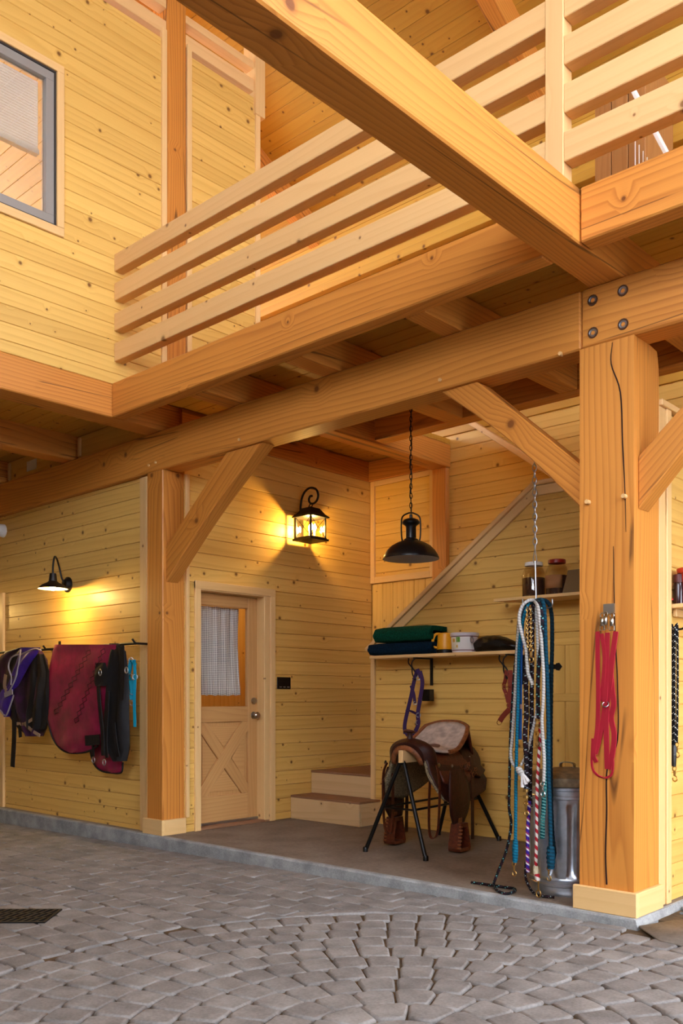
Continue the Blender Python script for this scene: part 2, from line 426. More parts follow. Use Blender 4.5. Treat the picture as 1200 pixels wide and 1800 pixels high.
while y > -5.2:
    x = -6.5+(LX/2 if j % 2 else 0)+random.uniform(-.02, .02)
    while x < 6.0:
        c = Vector((x, y)); d = (c-PC).length
        if d > PR-.16 and not (x > 3.02 and y > -.3):
            hx, hy = LX/2-.004, LY/2-.004
            pts = [(-hx, -hy*.6), (-hx*.9, -hy), (hx*.9, -hy), (hx, -hy*.6), (hx, hy*.6), (hx*.9, hy), (-hx*.9, hy), (-hx, hy*.6)]
            if d < PR+.2:      # cut to the circle
                fine = []
                for (a0, b0), (a1, b1) in zip(pts, pts[1:]+pts[:1]):
                    for t in (0, .25, .5, .75): fine.append((a0+(a1-a0)*t, b0+(b1-b0)*t))
                cut = [(a, b) if (c+Vector((a, b))-PC).length > PR+.008 else tuple(((c+Vector((a, b))-PC).normalized()*(PR+.008)+PC-c)) for a, b in fine]
                ar = abs(sum(cut[i][0]*cut[(i+1) % len(cut)][1]-cut[(i+1) % len(cut)][0]*cut[i][1] for i in range(len(cut))))/2
                if ar > .22*LX*LY: pav.append((None, cut, c, 0))
            else: pav.append((('bond',), pts, c, 0))
        x += LX
    y -= LY; j += 1
def seen(c):
    d = c-CAM.xy; fw = -d.x*math.sin(YAW)+d.y*math.cos(YAW); rt = d.x*math.cos(YAW)+d.y*math.sin(YAW)
    return fw if fw > 2.9 and abs(rt/fw) < .41 and fw < 12 else None
vis = []; rest = []
for p_ in pav:
    d = seen(p_[2]); (vis if d else rest).append((d or 99, p_))
vis.sort(key=lambda t: t[0]); near = [p for d, p in vis[:300]]; far = [p for d, p in vis[300:]]+[p for d, p in rest if -6 < p[2].x < 6 and p[2].y > -5]
pmesh = {}
def paver_geo(q, H=.03, b=.012):
    n = len(q); A2 = 0; cx = cy = 0
    for (xa, ya), (xb, yb) in zip(q, q[1:]+q[:1]):
        w = xa*yb-xb*ya; A2 += w; cx += (xa+xb)*w; cy += (ya+yb)*w
    cx /= 3*A2; cy /= 3*A2; vs = []; fs = []
    for z, s in ((-H, 0), (-b*.75, 0), (-b*.2, .5*b), (0, 1.2*b)):
        for a, c in q:
            L = max(1e-4, math.hypot(a-cx, c-cy)); k = 1-min(.35, s/L); vs.append((cx+(a-cx)*k, cy+(c-cy)*k, z))
    for i in range(3):
        for k in range(n): fs.append((i*n+k, i*n+(k+1) % n, (i+1)*n+(k+1) % n, (i+1)*n+k))
    fs.append(tuple(3*n+k for k in range(n))); return vs, fs
for key, q, c, a in near:
    me = pmesh.get(key) if key else None
    if me is None:
        vs, fs = paver_geo(q); me = bpy.data.meshes.new('paver'); me.from_pydata(vs, [], fs); me.materials.append(PAVE)
        for p in me.polygons: p.use_smooth = len(p.vertices) == 4
        if key: pmesh[key] = me
    M = Matrix.Translation((c.x, c.y, zg(c.x)+random.uniform(-.002, .003))) @ Matrix.Rotation(a+random.uniform(-.012, .012), 4, 'Z') @ Matrix.Rotation(random.uniform(-.012, .012), 4, 'X') @ Matrix.Rotation(random.uniform(-.012, .012), 4, 'Y')
    link('paver', me, M, floor)
mb = MB()
for key, q, c, a in far:
    vs, fs = paver_geo(q); R_ = Matrix.Translation((c.x, c.y, zg(c.x)+random.uniform(-.002, .002))) @ Matrix.Rotation(a, 4, 'Z')
    mb.add([R_ @ Vector(v) for v in vs], fs)
tag(mb.build('paver_field', PAVE, floor, smooth=False), kind='stuff')
ZS = .043
# concrete slab: niche floor, with a slightly rough curb edge
slab = abox('concrete_slab', -8, 2.93, .0, 3.2, -.2, ZS, CONC, ch=.004); tag(slab, kind='structure')
mb = MB(); rows = []
n = 160
for i in range(n+1):
    x = -8+10.93*i/n; jj = lambda s=.003: random.uniform(-s, s)
    rows.append([(x, .0, -.2), (x, -.047+jj(), -.2), (x, -.047+jj(.002), ZS-.012+jj(.002)), (x, -.042+jj(.002), ZS-.003+jj(.001)), (x, -.032, ZS+.0005), (x, .0, ZS+.0005)])
mb.loft(rows, closed=True)
# return of the curb along the right-hand wall, rough daylight-side edge
rows = []
for i in range(41):
    yy = -.046+3.2*i/40
    rows.append([(2.93, yy, -.2), (2.955+random.uniform(-.006, .006), yy, -.2), (2.952+random.uniform(-.006, .006), yy, .005+random.uniform(-.006, .006)), (2.94+random.uniform(-.003, .003), yy, ZS-.004), (2.93, yy, ZS)])
mb.loft(rows, closed=True)
tag(mb.build('concrete_curb', CURB, smooth=False), kind='structure')
mb = MB(); pts = []
for i in range(13): pts.append((2.96+.1*i, -.04-.24*abs(math.sin(i*.7))*.2-.02*i, .004))
mb.loft([[(2.955, -.03, .005), (3.05, .2, .012), (3.2, .5, .006)], [(3.15, -.22, .004), (3.35, .1, .014), (3.5, .45, .008)], [(3.6, -.26, .002), (3.8, 0, .012), (4.0, .4, .008)]])
tag(mb.build('concrete_apron', stone('apron_concrete', (150, 142, 132), (120, 112, 102), 6, 60, .9, .4, 0), solid=.01), kind='structure')
mb = MB()
for i in range(420):
    x = 2.97+random.random()**1.3*.9; yy = .38+random.random()*1.5+(x-2.97)*.35; r = random.uniform(.008, .02)
    mb.ball((x, yy, r*.35), r*random.uniform(.8, 1.3), r*random.uniform(.8, 1.2), r*.8, 6, 4)
tag(mb.build('gravel', GRAV, smooth=False), 'loose dark gravel beside the blue-grey curb', 'gravel', kind='stuff')
tag(abox('gravel_bed', 2.955, 8.5, .2, 6, -.1, .0, SAND, ch=0), kind='structure')

# ------------------------------------------------------------------ board walls
def row_planks(parent, plane, ax, a0, a1, z0, z1, pitch, mat, t=.02, holes=(), off=None, top=None, face=1, nm='plank'):
    """horizontal boards. ax 'x': wall runs along X at Y=plane, faces -Y (face=1); ax 'y': runs along Y at X=plane, faces +X"""
    z = z0 if off is None else off
    while z < z1-.005:
        lo, hi = max(z, z0), min(z+pitch, z1); z += pitch
        if hi-lo < .012: continue
        segs = [(a0, a1)]
        for h0, h1, hz0, hz1 in holes:
            ns = []
            zl, zh = max(lo, hz0), min(hi, hz1)
            if zh-zl > .3*(hi-lo):
                for s0, s1 in segs:
                    if h0 > s0: ns.append((s0, min(s1, h0)))
                    if h1 < s1: ns.append((max(s0, h1), s1))
                segs = [s for s in ns if s[1]-s[0] > .01]
        for s0, s1 in segs:
            m = (s0+s1)/2; L = (s1-s0)/2; h = (hi-lo)/2; zc = (lo+hi)/2
            poly = [(-L, -h+.0008), (L, -h+.0008), (L, h-.0008), (-L, h-.0008)]
            if ax == 'x': M = frameM((m, plane, zc), (1, 0, 0), (0, 0, 1)) if face == 1 else frameM((m, plane, zc), (-1, 0, 0), (0, 0, 1))
            else: M = frameM((plane, m, zc), (0, 1, 0), (0, 0, 1)) if face == 1 else frameM((plane, m, zc), (0, -1, 0), (0, 0, 1))
            plank(poly, t, M, mat, parent, nm)
P = .130
# left bay wall (front plane, behind the horse blankets)
wl = abox('wall_left_bay', -8, -1.46, .08, .2, ZS-.01, 3.106, PINE, ch=0); tag(wl, kind='structure')
row_planks(wl, .08, 'x', -5.2, -1.45, ZS-.01, 3.106, P, PINE, off=-.05)
# door wall (left side of the niche)
wd = abox('wall_door', -1.42, -1.23, .224, .39, ZS, 3.45, PINE, ch=0); tag(wd, kind='structure')
abox('wall_core', -1.42, -1.23, 1.2, 2.66, ZS, 3.45, PINE, wd, ch=0)
abox('wall_core', -1.42, -1.23, .39, 1.2, 2.13, 3.45, PINE, wd, ch=0)
row_planks(wd, -1.23, 'y', .224, 2.66, ZS, 3.45, P, PINE, off=-.02, holes=[(.38, 1.21, 0, 2.16)])
# back wall with its framed panel, upright boards and bare post
wb = abox('wall_back', -1.42, 7.0, 2.68, 2.80, 0, 6.45, PINE, ch=0); tag(wb, kind='structure')
row_planks(wb, 2.68, 'x', -.21, 7.0, 1.6, 3.75, P, PINE, off=1.53)
row_planks(wb, 2.68, 'x', -7.0, 7.0, 3.75, 6.45, P, ROOFW)
row_planks(wb, 2.675, 'x', -1.2, -.37, 2.40, 3.45, P, PINE, off=2.36)
for i in range(7):
    x0 = -1.2+.139*i; L = (2.384-.5)/2
    plank([(-L, -.0685), (L, -.0685), (L, .0685), (-L, .0685)], .02, frameM((x0+.07, 2.68, .5+L), (0, 0, -1), (1, 0, 0)), PINE, wb)
tk = 0
def trim(x0, x1, y0, y1, z0, z1, mat=None, **k):
    global tk; tk += 1
    return tag(abox('trim_%d' % tk, x0, x1, y0, y1, z0, z1, mat or TRIMW, **k), kind='structure')
trim(-1.205, -1.15, 2.63, 2.66, 2.384, 3.45); trim(-.43, -.372, 2.63, 2.66, 2.384, 3.45); trim(-1.15, -.43, 2.632, 2.66, 2.384, 2.45)
trim(-1.15, -.43, 2.632, 2.66, 3.40, 3.45)
# under-stair wall, its sloped top following the flight
wu = prism('wall_under_stair', [(-.40, ZS), (2.62, ZS), (2.62, 2.86), (1.27, 2.86), (-.40, 1.66)], .08, frameM((0, 1.86, 0), (1, 0, 0), (0, 0, 1)), PINE); tag(wu, kind='structure')
def topz(x): return 1.66+(x+.40)*.7186 if x < 1.27 else 2.86
def topx(z): return -.40+(z-1.66)/.7186 if z > 1.66 else -.40
z = ZS-.03
while z < 2.86:
    lo, hi = max(z, ZS), min(z+P, 2.86); z += P
    xr = 1.33 if hi < 1.66 else 2.62
    xl0, xl1 = topx(lo), topx(hi)
    if xl1 > xr: continue
    zc = (lo+hi)/2; h = (hi-lo)/2-.0008; xm = (min(xl0, xl1)+xr)/2
    plank([(xl0-xm, -h), (xr-xm, -h), (xr-xm, h), (xl1-xm, h)], .02, frameM((xm, 1.78, zc), (1, 0, 0), (0, 0, 1)), PINE, wu)
# capping along the slope and its flat run
def slope_board(x0, x1, dz0, dz1, y0, y1, mat):
    global tk; tk += 1
    a = Vector((x0, 0, topz(x0))); b = Vector((x1, 0, topz(x1))); L = (b-a).length
    mid = (a+b)/2; nrm = Vector((-(b-a).z, 0, (b-a).x)).normalized(); mid += nrm*((dz0+dz1)/2); mid.y = (y0+y1)/2
    o = link('trim_%d' % tk, box_mesh('trim', L, abs(dz1-dz0), abs(y1-y0), mat, .003), frameM(mid, b-a, nrm)); return tag(o, kind='structure')
slope_board(-.46, 1.285, .0, .035, 1.715, 1.96, TRIMW); slope_board(-.42, 1.285, -.075, -.002, 1.735, 1.757, TRIMW)
trim(1.26, 2.6, 1.715, 1.96, 2.865, 2.90); trim(1.30, 2.6, 1.735, 1.757, 2.785, 2.862)
trim(-.425, -.38, 1.735, 1.87, .262, 1.63)
trim(-.455, -.425, 1.80, 1.87, .485, .80)
# cupboard door under the stairs
cup = empty('cupboard_door', (1.75, 1.76, ZS), 0, 'pine board cupboard door under the stairs with iron strap hinge', 'door')
for i in range(9):
    x0 = 1.42+.125*i
    for z0, z1 in ((.08, 1.165), (1.225, 1.63)):
        L = (z1-z0)/2; plank([(-L, -.0615), (L, -.0615), (L, .0615), (-L, .0615)], .016, frameM((x0+.0625, 1.765, z0+L), (0, 0, -1), (1, 0, 0)), PINE, cup, 'board')
abox('stile', 1.335, 1.42, 1.745, 1.775, .06, 1.64, PINE, cup); abox('rail', 1.42, 2.55, 1.742, 1.77, 1.165, 1.228, PINE, cup)
abox('rail', 1.42, 2.55, 1.742, 1.77, 1.60, 1.655, PINE, cup)
mb = MB()
for a in (1.42,):
    prf = [(1.38, -.02), (1.47, -.018), (1.475, -.026), (1.50, -.03), (1.525, 0), (1.50, .03), (1.475, .026), (1.47, .018), (1.38, .02)]
    mb.loft([[(x, 1.738, 1.435+dz) for x, dz in prf], [(x, 1.744, 1.435+dz) for x, dz in prf]], closed=True)
mb.build('strap_hinge', BLACK, cup, smooth=False, label='black iron arrow-head strap hinge')
# right-hand wall of the niche, seen from the next bay
wr = abox('wall_right', 2.62, 2.88, .312, 2.66, ZS, 2.80, PINE, ch=0); tag(wr, kind='structure')
row_planks(wr, 2.88, 'y', .47, 2.66, ZS, 2.80, P, PINE, off=-.01)
trim(2.78, 2.912, .315, .40, ZS, 2.81); trim(2.85, 2.922, .402, .462, ZS, 2.81); trim(2.60, 2.93, .32, 2.66, 2.81, 2.845)

# ------------------------------------------------------------------ the upper wall with the window
UX = -1.234
wu2 = abox('wall_upper_left', -1.40, UX-.02, -7.5, -2.30, 3.70, 6.72, PINE, ch=0); tag(wu2, kind='structure')
abox('wall_core', -1.40, UX-.02, -.965, .05, 3.70, 6.72, PINE, wu2, ch=0); abox('wall_core', -1.40, UX-.02, .25, 1.06, 3.70, 6.72, PINE, wu2, ch=0)
abox('wall_core', -1.40, UX-.02, -2.30, -.965, 3.70, 4.765, PINE, wu2, ch=0); abox('wall_core', -1.40, UX-.02, -2.30, -.965, 5.94, 6.72, PINE, wu2, ch=0)
row_planks(wu2, UX-.02, 'y', -6.0, .04, 3.70, 6.72, P, PINE, holes=[(-2.30, -.965, 4.765, 5.94)], off=3.66)
row_planks(wu2, UX-.02, 'y', .27, 1.05, 3.70, 6.72, P, PINE, off=3.66)
tag(abox('timber_post', UX-.2, UX+.012, .055, .252, 3.70, 7.65, FIR, ch=.008), 'upper timber post standing in the siding behind the loft rails', 'post')
trim(UX-.02, UX+.018, .0, .05, 3.70, 6.80); trim(UX-.02, UX+.018, .262, .312, 3.70, 6.80)
trim(UX-.14, UX+.02, 1.045, 1.10, 3.70, 6.66); trim(UX-.14, UX+.03, 1.03, 1.15, 6.56, 7.25)
hi_rails = [('upper pale rail topping the wall left of the upper post', -6, .055, 6.99, 7.10), ('lower pale rail above the siding left of the upper post', -6, .055, 6.77, 6.885),
            ('upper pale rail topping the wall right of the upper post', .252, 1.04, 6.98, 7.05), ('lower pale rail above the siding right of the upper post', .252, 1.04, 6.77, 6.885)]
for lb, y0, y1, z0, z1 in hi_rails:
    tag(abox('wall_top_rail', UX-.10, UX+.0, y0, y1, z0, z1, PALE), lb, 'rail', 'rails above the upper wall')
win = empty('window_1', (UX, -1.63, 4.7), kind='structure')
abox('casing', UX-.01, UX+.02, -2.36, -.905, 5.94, 6.0, TRIMW, win); abox('casing', UX-.01, UX+.02, -2.36, -.905, 4.70, 4.765, TRIMW, win)
abox('casing', UX-.01, UX+.021, -.965, -.905, 4.765, 5.94, TRIMW, win); abox('casing', UX-.01, UX+.021, -2.36, -2.30, 4.765, 5.94, TRIMW, win)
for nm, mt, o, w, x0, x1 in (('gasket', DKGREY, 0, .014, -.06, .004), ('frame', GREY, .014, .066, -.06, -.004)):
    y0, y1, z0, z1 = -2.30+o, -.965-o, 4.765+o, 5.94-o
    for a, b, c, d in ((y0, y1, z1-w, z1), (y0, y1, z0, z0+w), (y1-w, y1, z0+w, z1-w), (y0, y0+w, z0+w, z1-w)):
        abox(nm, UX+x0, UX+x1, a, b, c, d, mt, win, ch=.002)
abox('pane', UX-.045, UX-.04, -2.22, -1.045, 4.845, 5.86, glassy('window_glass', (.95, .96, .95), .3), win, ch=0)
BLM, nt_, pp_ = nodes('blind_vinyl'); df_ = N(nt_, 'ShaderNodeBsdfDiffuse'); tl_ = N(nt_, 'ShaderNodeBsdfTranslucent'); mx_ = N(nt_, 'ShaderNodeMixShader')
for n_ in (df_, tl_): n_.inputs[0].default_value = (.85, .85, .82, 1)
mx_.inputs[0].default_value = .6; nt_.links.new(df_.outputs[0], mx_.inputs[1]); nt_.links.new(tl_.outputs[0], mx_.inputs[2]); nt_.links.new(mx_.outputs[0], nt_.nodes['Material Output'].inputs[0])
bl = empty('window_blind', (UX-.1, -1.63, 5.3), 0, 'white slatted blind half lowered behind the grey window', 'blind')
for i in range(24): abox('slat', UX-.102, UX-.098, -2.2, -1.06, 5.35+.0215*i, 5.368+.0215*i, BLM, bl, ch=0)
abox('bottom_rail', UX-.125, UX-.075, -2.2, -1.06, 5.30, 5.34, WHITE, bl); MB().tube([(UX-.09, -1.42, 5.85), (UX-.09, -1.42, 4.98)], .005, 6).build('cord_wand', WHITE, bl)

# ------------------------------------------------------------------ posts, tie beams, braces
def post(name, x0, x1, y1, label, curved):
    t = empty(name, ((x0+x1)/2, y1/2, ZS), 0, label, 'post')
    if curved:
        # shaft with the upper right arris swept back under the beam
        bm = bmesh.new(); zt = 3.106; n = 9; rows = []
        for i in range(n+1):
            f = i/n; z = zt-.17*(1-f)**1.0 if i else ZS
            rows.append((z if i else ZS, 0 if i == 0 else max(0, (f-.0)**2*.115)))
        prev = None
        for z, cut in rows:
            L = z-ZS
            ring = [bm.verts.new((L, a, b)) for a, b in ((0, 0), (0, -(x1-x0)), (y1-cut, -(x1-x0)), (y1, -(x1-x0)+cut*.1), (y1, 0))]
            if prev:
                for k in range(5): bm.faces.new((prev[k], prev[(k+1) % 5], ring[(k+1) % 5], ring[k]))
            else: bm.faces.new(ring[::-1])
            prev = ring
        bm.faces.new(prev); bmesh.ops.remove_doubles(bm, verts=bm.verts, dist=1e-5); bmesh.ops.recalc_face_normals(bm, faces=bm.faces)
        link('shaft', mesh_from_bm('shaft', bm, FIR), frameM((x0, 0, ZS), (0, 0, 1), (0, 1, 0)), t)
    else: abox('shaft', x0, x1, 0, y1, ZS, 3.106, FIR, t, ch=.008)
    e = .028; ph = .13
    abox('plinth_board', x0-e, x1+e, -e, 0, ZS, ZS+ph, TRIMW, t)
    abox('plinth_board', x1, x1+e, 0.0005, min(y1, .31), ZS, ZS+ph, TRIMW, t)
    return t
p2 = post('timber_post', 2.6, 2.912, .312, 'large right-hand timber post with a long drying crack, red leash hanging on it', True)
# drying crack in the right post
mb = MB(); cr = [at(1076, 602, Y=-.001), at(1074, 640, Y=-.001), at(1090, 690, Y=-.001), at(1094, 780, Y=-.001), at(1098, 860, Y=-.001), at(1100, 935, Y=-.001)]
mb.strap(smoothpath(cr, 5), lambda t: .006*math.sin(math.pi*min(1, t*.9+.1))+.001, .004, (1, 0, 0))
cr = [at(1078, 960, Y=-.001), at(1079, 1040, Y=-.001), at(1081, 1120, Y=-.001), at(1085, 1200, Y=-.001), at(1085, 1300, Y=-.001), at(1067, 1350, Y=-.001), at(1066, 1430, Y=-.001), at(1064, 1500, Y=-.001), at(1066, 1555, Y=-.001)]
mb.strap(smoothpath(cr, 6), lambda t: .002+.007*t**.5, .004, (1, 0, 0))
mb.build('crack', plain('crack_shadow', (44, 18, 8), .9), p2, smooth=False)
for px, py in ((1035, 883), (1099, 873)):
    q = at(px, py, Y=0); MB().tube([(q.x, .02, q.z), (q.x, -.03, q.z)], .012, 8).build('peg', PALE, p2)
p1 = post('timber_post', -1.435, -1.2115, .224, 'slimmer left-hand timber post between blanket wall and door', False)
trim(-1.60, -1.50, .04, .08, ZS-.01, 3.10); trim(-1.53, -1.437, .055, .075, ZS, 3.10, TRIMW)
trim(-1.26, -1.185, .228, .262, ZS+.13, 3.10)
def tie(x0, x1, label, z1=3.432):
    return tag(abox('tie_beam', x0, x1, 0, .19, 3.106, z1, FIR, ch=.01), label, 'beam')
t1 = tie(-8, 2.606, 'long tie beam spanning from blanket wall to the large right post'); t2 = tie(2.61, 7.0, 'tie beam with four bolts running right over the large post')
for px, py in ((1041.5, 528), (1094.5, 511), (1042, 585), (1095, 570)):
    q = at(px, py, Y=0); b = MB()
    b.lathe([(0, -.006), (.012, -.006), (.012, .0), (.0215, .0), (.0215, .004)], (q.x, -.001, q.z), 12, Matrix.Rotation(-math.pi/2, 4, 'X').to_3x3() @ Matrix.Rotation(math.pi, 3, 'X'))
    b.build('bolt', STEEL, t2)
    b = MB(); b.lathe([(.022, 0), (.03, 0), (.03, .004), (.022, .004)], (q.x, -.001, q.z), 14, Matrix.Rotation(math.pi/2, 3, 'X')); b.build('bolt_recess', plain('recess_shade', (74, 42, 18), .8), t2)  # dark ring: shade of the bolt recess put into the colour
for px, py, t in ((774, 668, t1), (421, 773, t1), (262, 818, t1), (274, 813, t1), (985, 622, t1)):
    q = at(px, py, Y=0); MB().tube([(q.x, .02, q.z), (q.x, -.012, q.z)], .011, 8).build('peg', PALE, t)
def brace(pts_out, pts_in, y0, y1, label, parent=None):
    """knee brace: upper edge straight, lower edge arched"""
    a, b = pts_out; c, d = pts_in
    ex = Vector((b[0]-a[0], 0, b[1]-a[1])); L = ex.length; ex.normalize(); ey = Vector((-ex.z, 0, ex.x))
    o = Vector((a[0], y0, a[1])); loc = lambda p: ((Vector((p[0], y0, p[1]))-o).dot(ex), (Vector((p[0], y0, p[1]))-o).dot(ey))
    P0, P1 = loc(c), loc(d); n = 14; inner = []
    for i in range(n+1):
        t = i/n; x = P0[0]+(P1[0]-P0[0])*t; yv = P0[1]+(P1[1]-P0[1])*t
        sgn = -1 if (P0[1]+P1[1])/2 < 0 else 1
        inner.append((x, yv-sgn*.035*math.sin(math.pi*t)))
    poly = [(0, 0), (L, 0)]+inner[::-1]
    M = frameM(o, ex, ey); zd = M.to_3x3() @ Vector((0, 0, 1))
    if zd.y < 0: M = frameM(Vector((a[0], y1, a[1])), ex, ey)
    return tag(prism('knee_brace', poly, y1-y0, M, FIR, ch=.006), label, 'brace')
brace(((-1.2115, 2.46), (-.43, 3.106)), ((-1.2115, 2.16), (-.01, 3.106)), .03, .16, 'arched knee brace rising from the slimmer left post')
brace(((2.6, 2.475), (1.905, 3.106)), ((2.6, 2.235), (1.635, 3.106)), .03, .16, 'knee brace on the near side of the large post, over the hanging ropes')
brace(((2.912, 2.475), (3.60, 3.106)), ((2.912, 2.195), (3.86, 3.106)), .05, .18, 'knee brace rising right from the large post at the picture edge')

# ------------------------------------------------------------------ loft framing
ZB = 3.432; ZD = 3.655
rim = tag(abox('rim_beam', -1.232, 2.648, -.477, -.362, ZB, 3.704, FIR, ch=.008), 'long rim beam under the left run of loft rails', 'beam')
rim2 = tag(abox('rim_beam', 2.856, 7.0, -.477, -.362, ZB, 3.704, FIR, ch=.008), 'short rim beam under the right run of loft rails', 'beam')
big = tag(abox('cross_beam', 2.65, 2.852, -7.6, 2.66, ZB, 3.706, FIR, ch=.008), 'big cross beam running overhead across the open well', 'beam')
edge = tag(abox('edge_beam', -1.46, -1.234, -7.6, 2.66, ZB, 3.70, FIR, ch=.008), 'edge beam under the upper wall with the window', 'beam')
jl = [(-.385, -.19, 'first joist right of the edge beam, carrying the stair opening'), (.631, .804, 'second joist right of the edge beam'), (1.664, 1.812, 'third joist, just left of the big cross beam'),
      (3.72, 3.87, 'joist just right of the big cross beam'), (4.72, 4.87, 'joist at the far right of the loft floor')]
for x0, x1, lb in jl:
    tag(abox('floor_joist', x0, x1, -.36, 2.66 if x0 < 0 else 1.45, ZB, ZD, FIR, ch=.006), lb, 'joist', 'joists under the loft floor')
for x0, x1, lb in ((-2.82, -2.63, 'joist left of the edge beam with its end on the tie beam'), (-4.18, -3.99, 'joist at the left picture edge under the upper room'), (-5.5, -5.3, 'last joist at far left under the upper room')):
    tag(abox('floor_joist', x0, x1, -7.6, .1, ZB, ZD+.04, FIR, ch=.006), lb, 'joist', 'joists under the loft floor')
for x0, x1, lb in ((-2.63, -1.46, 'pine blocking board between the edge beam and the next joist'), (-3.99, -2.82, 'pine blocking board with a small pale tag on it'), (-5.3, -4.18, 'pine blocking board at the left picture edge')):
    b = tag(abox('blocking', x0, x1, .06, .10, ZB, ZD, PINE), lb, 'board')
    abox('cleat', x0+.03, x0+.07, .035, .0595, ZB+.03, ZD-.02, TRIMW, b)
    if x0 == -3.99: abox('tag', at(46, 820, Y=.05).x, at(63, 812, Y=.05).x, .054, .0595, ZB+.06, ZD-.06, WHITE, b, label='small pale grey tag')
tag(abox('header_beam', -.13, 2.62, 1.45, 1.60, ZB, ZD, FIR, ch=.006), 'header beam along the front of the stair opening', 'beam')
tag(abox('wall_plate', -1.40, -1.20, .19, 2.66, 3.45, ZD, FIR, ch=.004), 'dark plate beam above the lantern wall', 'beam')
tag(abox('wall_plate', -1.20, -.386, 2.60, 2.72, 3.45, ZD, FIR, ch=.004), 'dark plate beam above the framed panel at the back', 'beam')
tag(abox('stud_post', -.372, -.205, 2.60, 2.659, .5, 3.432, FIR, ch=.004), 'bare timber post beside the framed panel, behind the pendant lamp', 'post')
# pale stringer board that descends behind the right brace
a = at(822, 740, Y=2.60); b = at(962, 838, Y=2.60)
tag(beam2('stair_skirt_board', (a.x-.15, 2.61, a.z+.12), (b.x+.9, 2.61, b.z-.62), .05, .085, (0, 1, 0), PALE), 'pale skirt board slanting down the back wall behind the brace', 'board')
# loft deck
deck = abox('ceiling', -8, 7, .0, 1.6, 3.69, 3.71, ROOFW, ch=0); tag(deck, kind='structure')
yy = -.36
while yy < 1.58:
    plank([(-7, -.0695), (7, -.0695), (7, .0695), (-7, .0695)], .03, frameM((0, yy+.07, 3.69), (1, 0, 0), (0, -1, 0)), ROOFW, deck); yy += .14
while yy < 2.6:
    plank([(-3.4, -.0695), (3.4, -.0695), (3.4, .0695), (-3.4, .0695)], .03, frameM((-3.6, yy+.07, 3.69), (1, 0, 0), (0, -1, 0)), ROOFW, deck); yy += .14
yy = -.36
while yy > -3.2:
    yy -= .14; plank([(-3.3, -.0695), (3.3, -.0695), (3.3, .0695), (-3.3, .0695)], .03, frameM((-4.6, yy+.07, 3.69), (1, 0, 0), (0, -1, 0)), ROOFW, deck)
abox('deck_board', -8, -1.3, -7.6, -.36, 3.69, 3.71, ROOFW, deck, ch=0); abox('deck_board', -8, 7, -.355, .0, 3.69, 3.71, ROOFW, deck, ch=0)
abox('deck_board', -8, -.2, 1.6, 2.66, 3.69, 3.71, ROOFW, deck, ch=0)
# loft rails
YR = -.455
st = tag(abox('rail_post', 2.652, 2.755, YR-.005, YR+.085, 3.706, 6.2, PALE, ch=.004), 'pale square rail post standing on the big cross beam', 'post')
zr = [(4.604, 4.74), (4.369, 4.508), (4.127, 4.267), (3.882, 4.027)]; on = ['top', 'second', 'third', 'lowest']
for (z0, z1), o_ in zip(zr, on):
    tag(abox('loft_rail', UX, 2.652, YR, YR+.088, z0, z1, PALE, ch=.004), '%s pale rail of the left run above the rim beam' % o_, 'rail', 'loft rails')
for (z0, z1), o_ in zip([(4.85, 4.985)]+zr, ['highest partly visible', 'second highest', 'third highest', 'fourth highest', 'bottom hidden']):
    if o_ == 'bottom hidden': lb = 'lowest pale rail of the right run above the short rim beam'
    else: lb = '%s pale rail of the right run, right of the rail post' % o_
    tag(abox('loft_rail', 2.755, 7.0, YR, YR+.088, z0-.002, z1+.002, PALE, ch=.004), lb, 'rail', 'loft rails')

# ------------------------------------------------------------------ roof
SL = .5; R0 = 7.8
def rz(y): return R0-SL*y if y > -4 else R0+SL*4+SL*(y+4)
ux = Vector((0, 1, -SL)).normalized()
roof = MB(); roof.loft([[(-8, y, rz(y)+.03), (9, y, rz(y)+.03), (9, y, rz(y)+.15), (-8, y, rz(y)+.15)] for y in (-10, -4, 5)], closed=True)
roof = roof.build('roof', ROOFW, smooth=False, origin=Vector((0, 0, 6))); tag(roof, kind='structure')
s = -1.2
for i in range(34):
    y0 = -1.2+i*.15*ux.y; yc = y0+.075*ux.y
    plank([(-8, -.0745), (8, -.0745), (8, .0745), (-8, .0745)], .025, frameM((.5, yc, rz(yc)+.03), (1, 0, 0), -ux), ROOFW, roof)
q = .95
for x, lb in ((q, 'roof rafter above the right run of rails'), (q-3.0, 'roof rafter beyond the upper wall'), (q+3.0, 'roof rafter at far right')):
    tag(beam2('rafter', (x, -3.9, rz(-3.9)-.12), (x, 4.8, rz(4.8)-.12), .14, .26, (0, SL, 1), FIR), lb, 'rafter')
tag(abox('purlin', -7, 7, 2.56, 2.64, 5.62, 5.70, ROOFW), 'dark purlin beam at the back of the loft', 'beam')
gw = abox('wall_gable_left', -8.1, -8, -10, 5, -.2, 4.4, PINE, ch=0); tag(gw, kind='structure')
abox('wall_core', -8.1, -8, -10, -7.0, 4.4, 9.8, PINE, gw, ch=0); abox('wall_core', -8.1, -8, 2.6, 5, 4.4, 9.8, PINE, gw, ch=0); abox('wall_core', -8.1, -8, -7.0, 2.6, 6.9, 9.8, PINE, gw, ch=0)
tag(abox('wall_upper_end', -8, -1.4, -7.7, -7.6, 3.4, 8.2, PINE, ch=0), kind='structure')
tag(abox('wall_back_left', -8, -1.42, 2.68, 2.8, -.2, 6.45, PINE, ch=0), kind='structure')
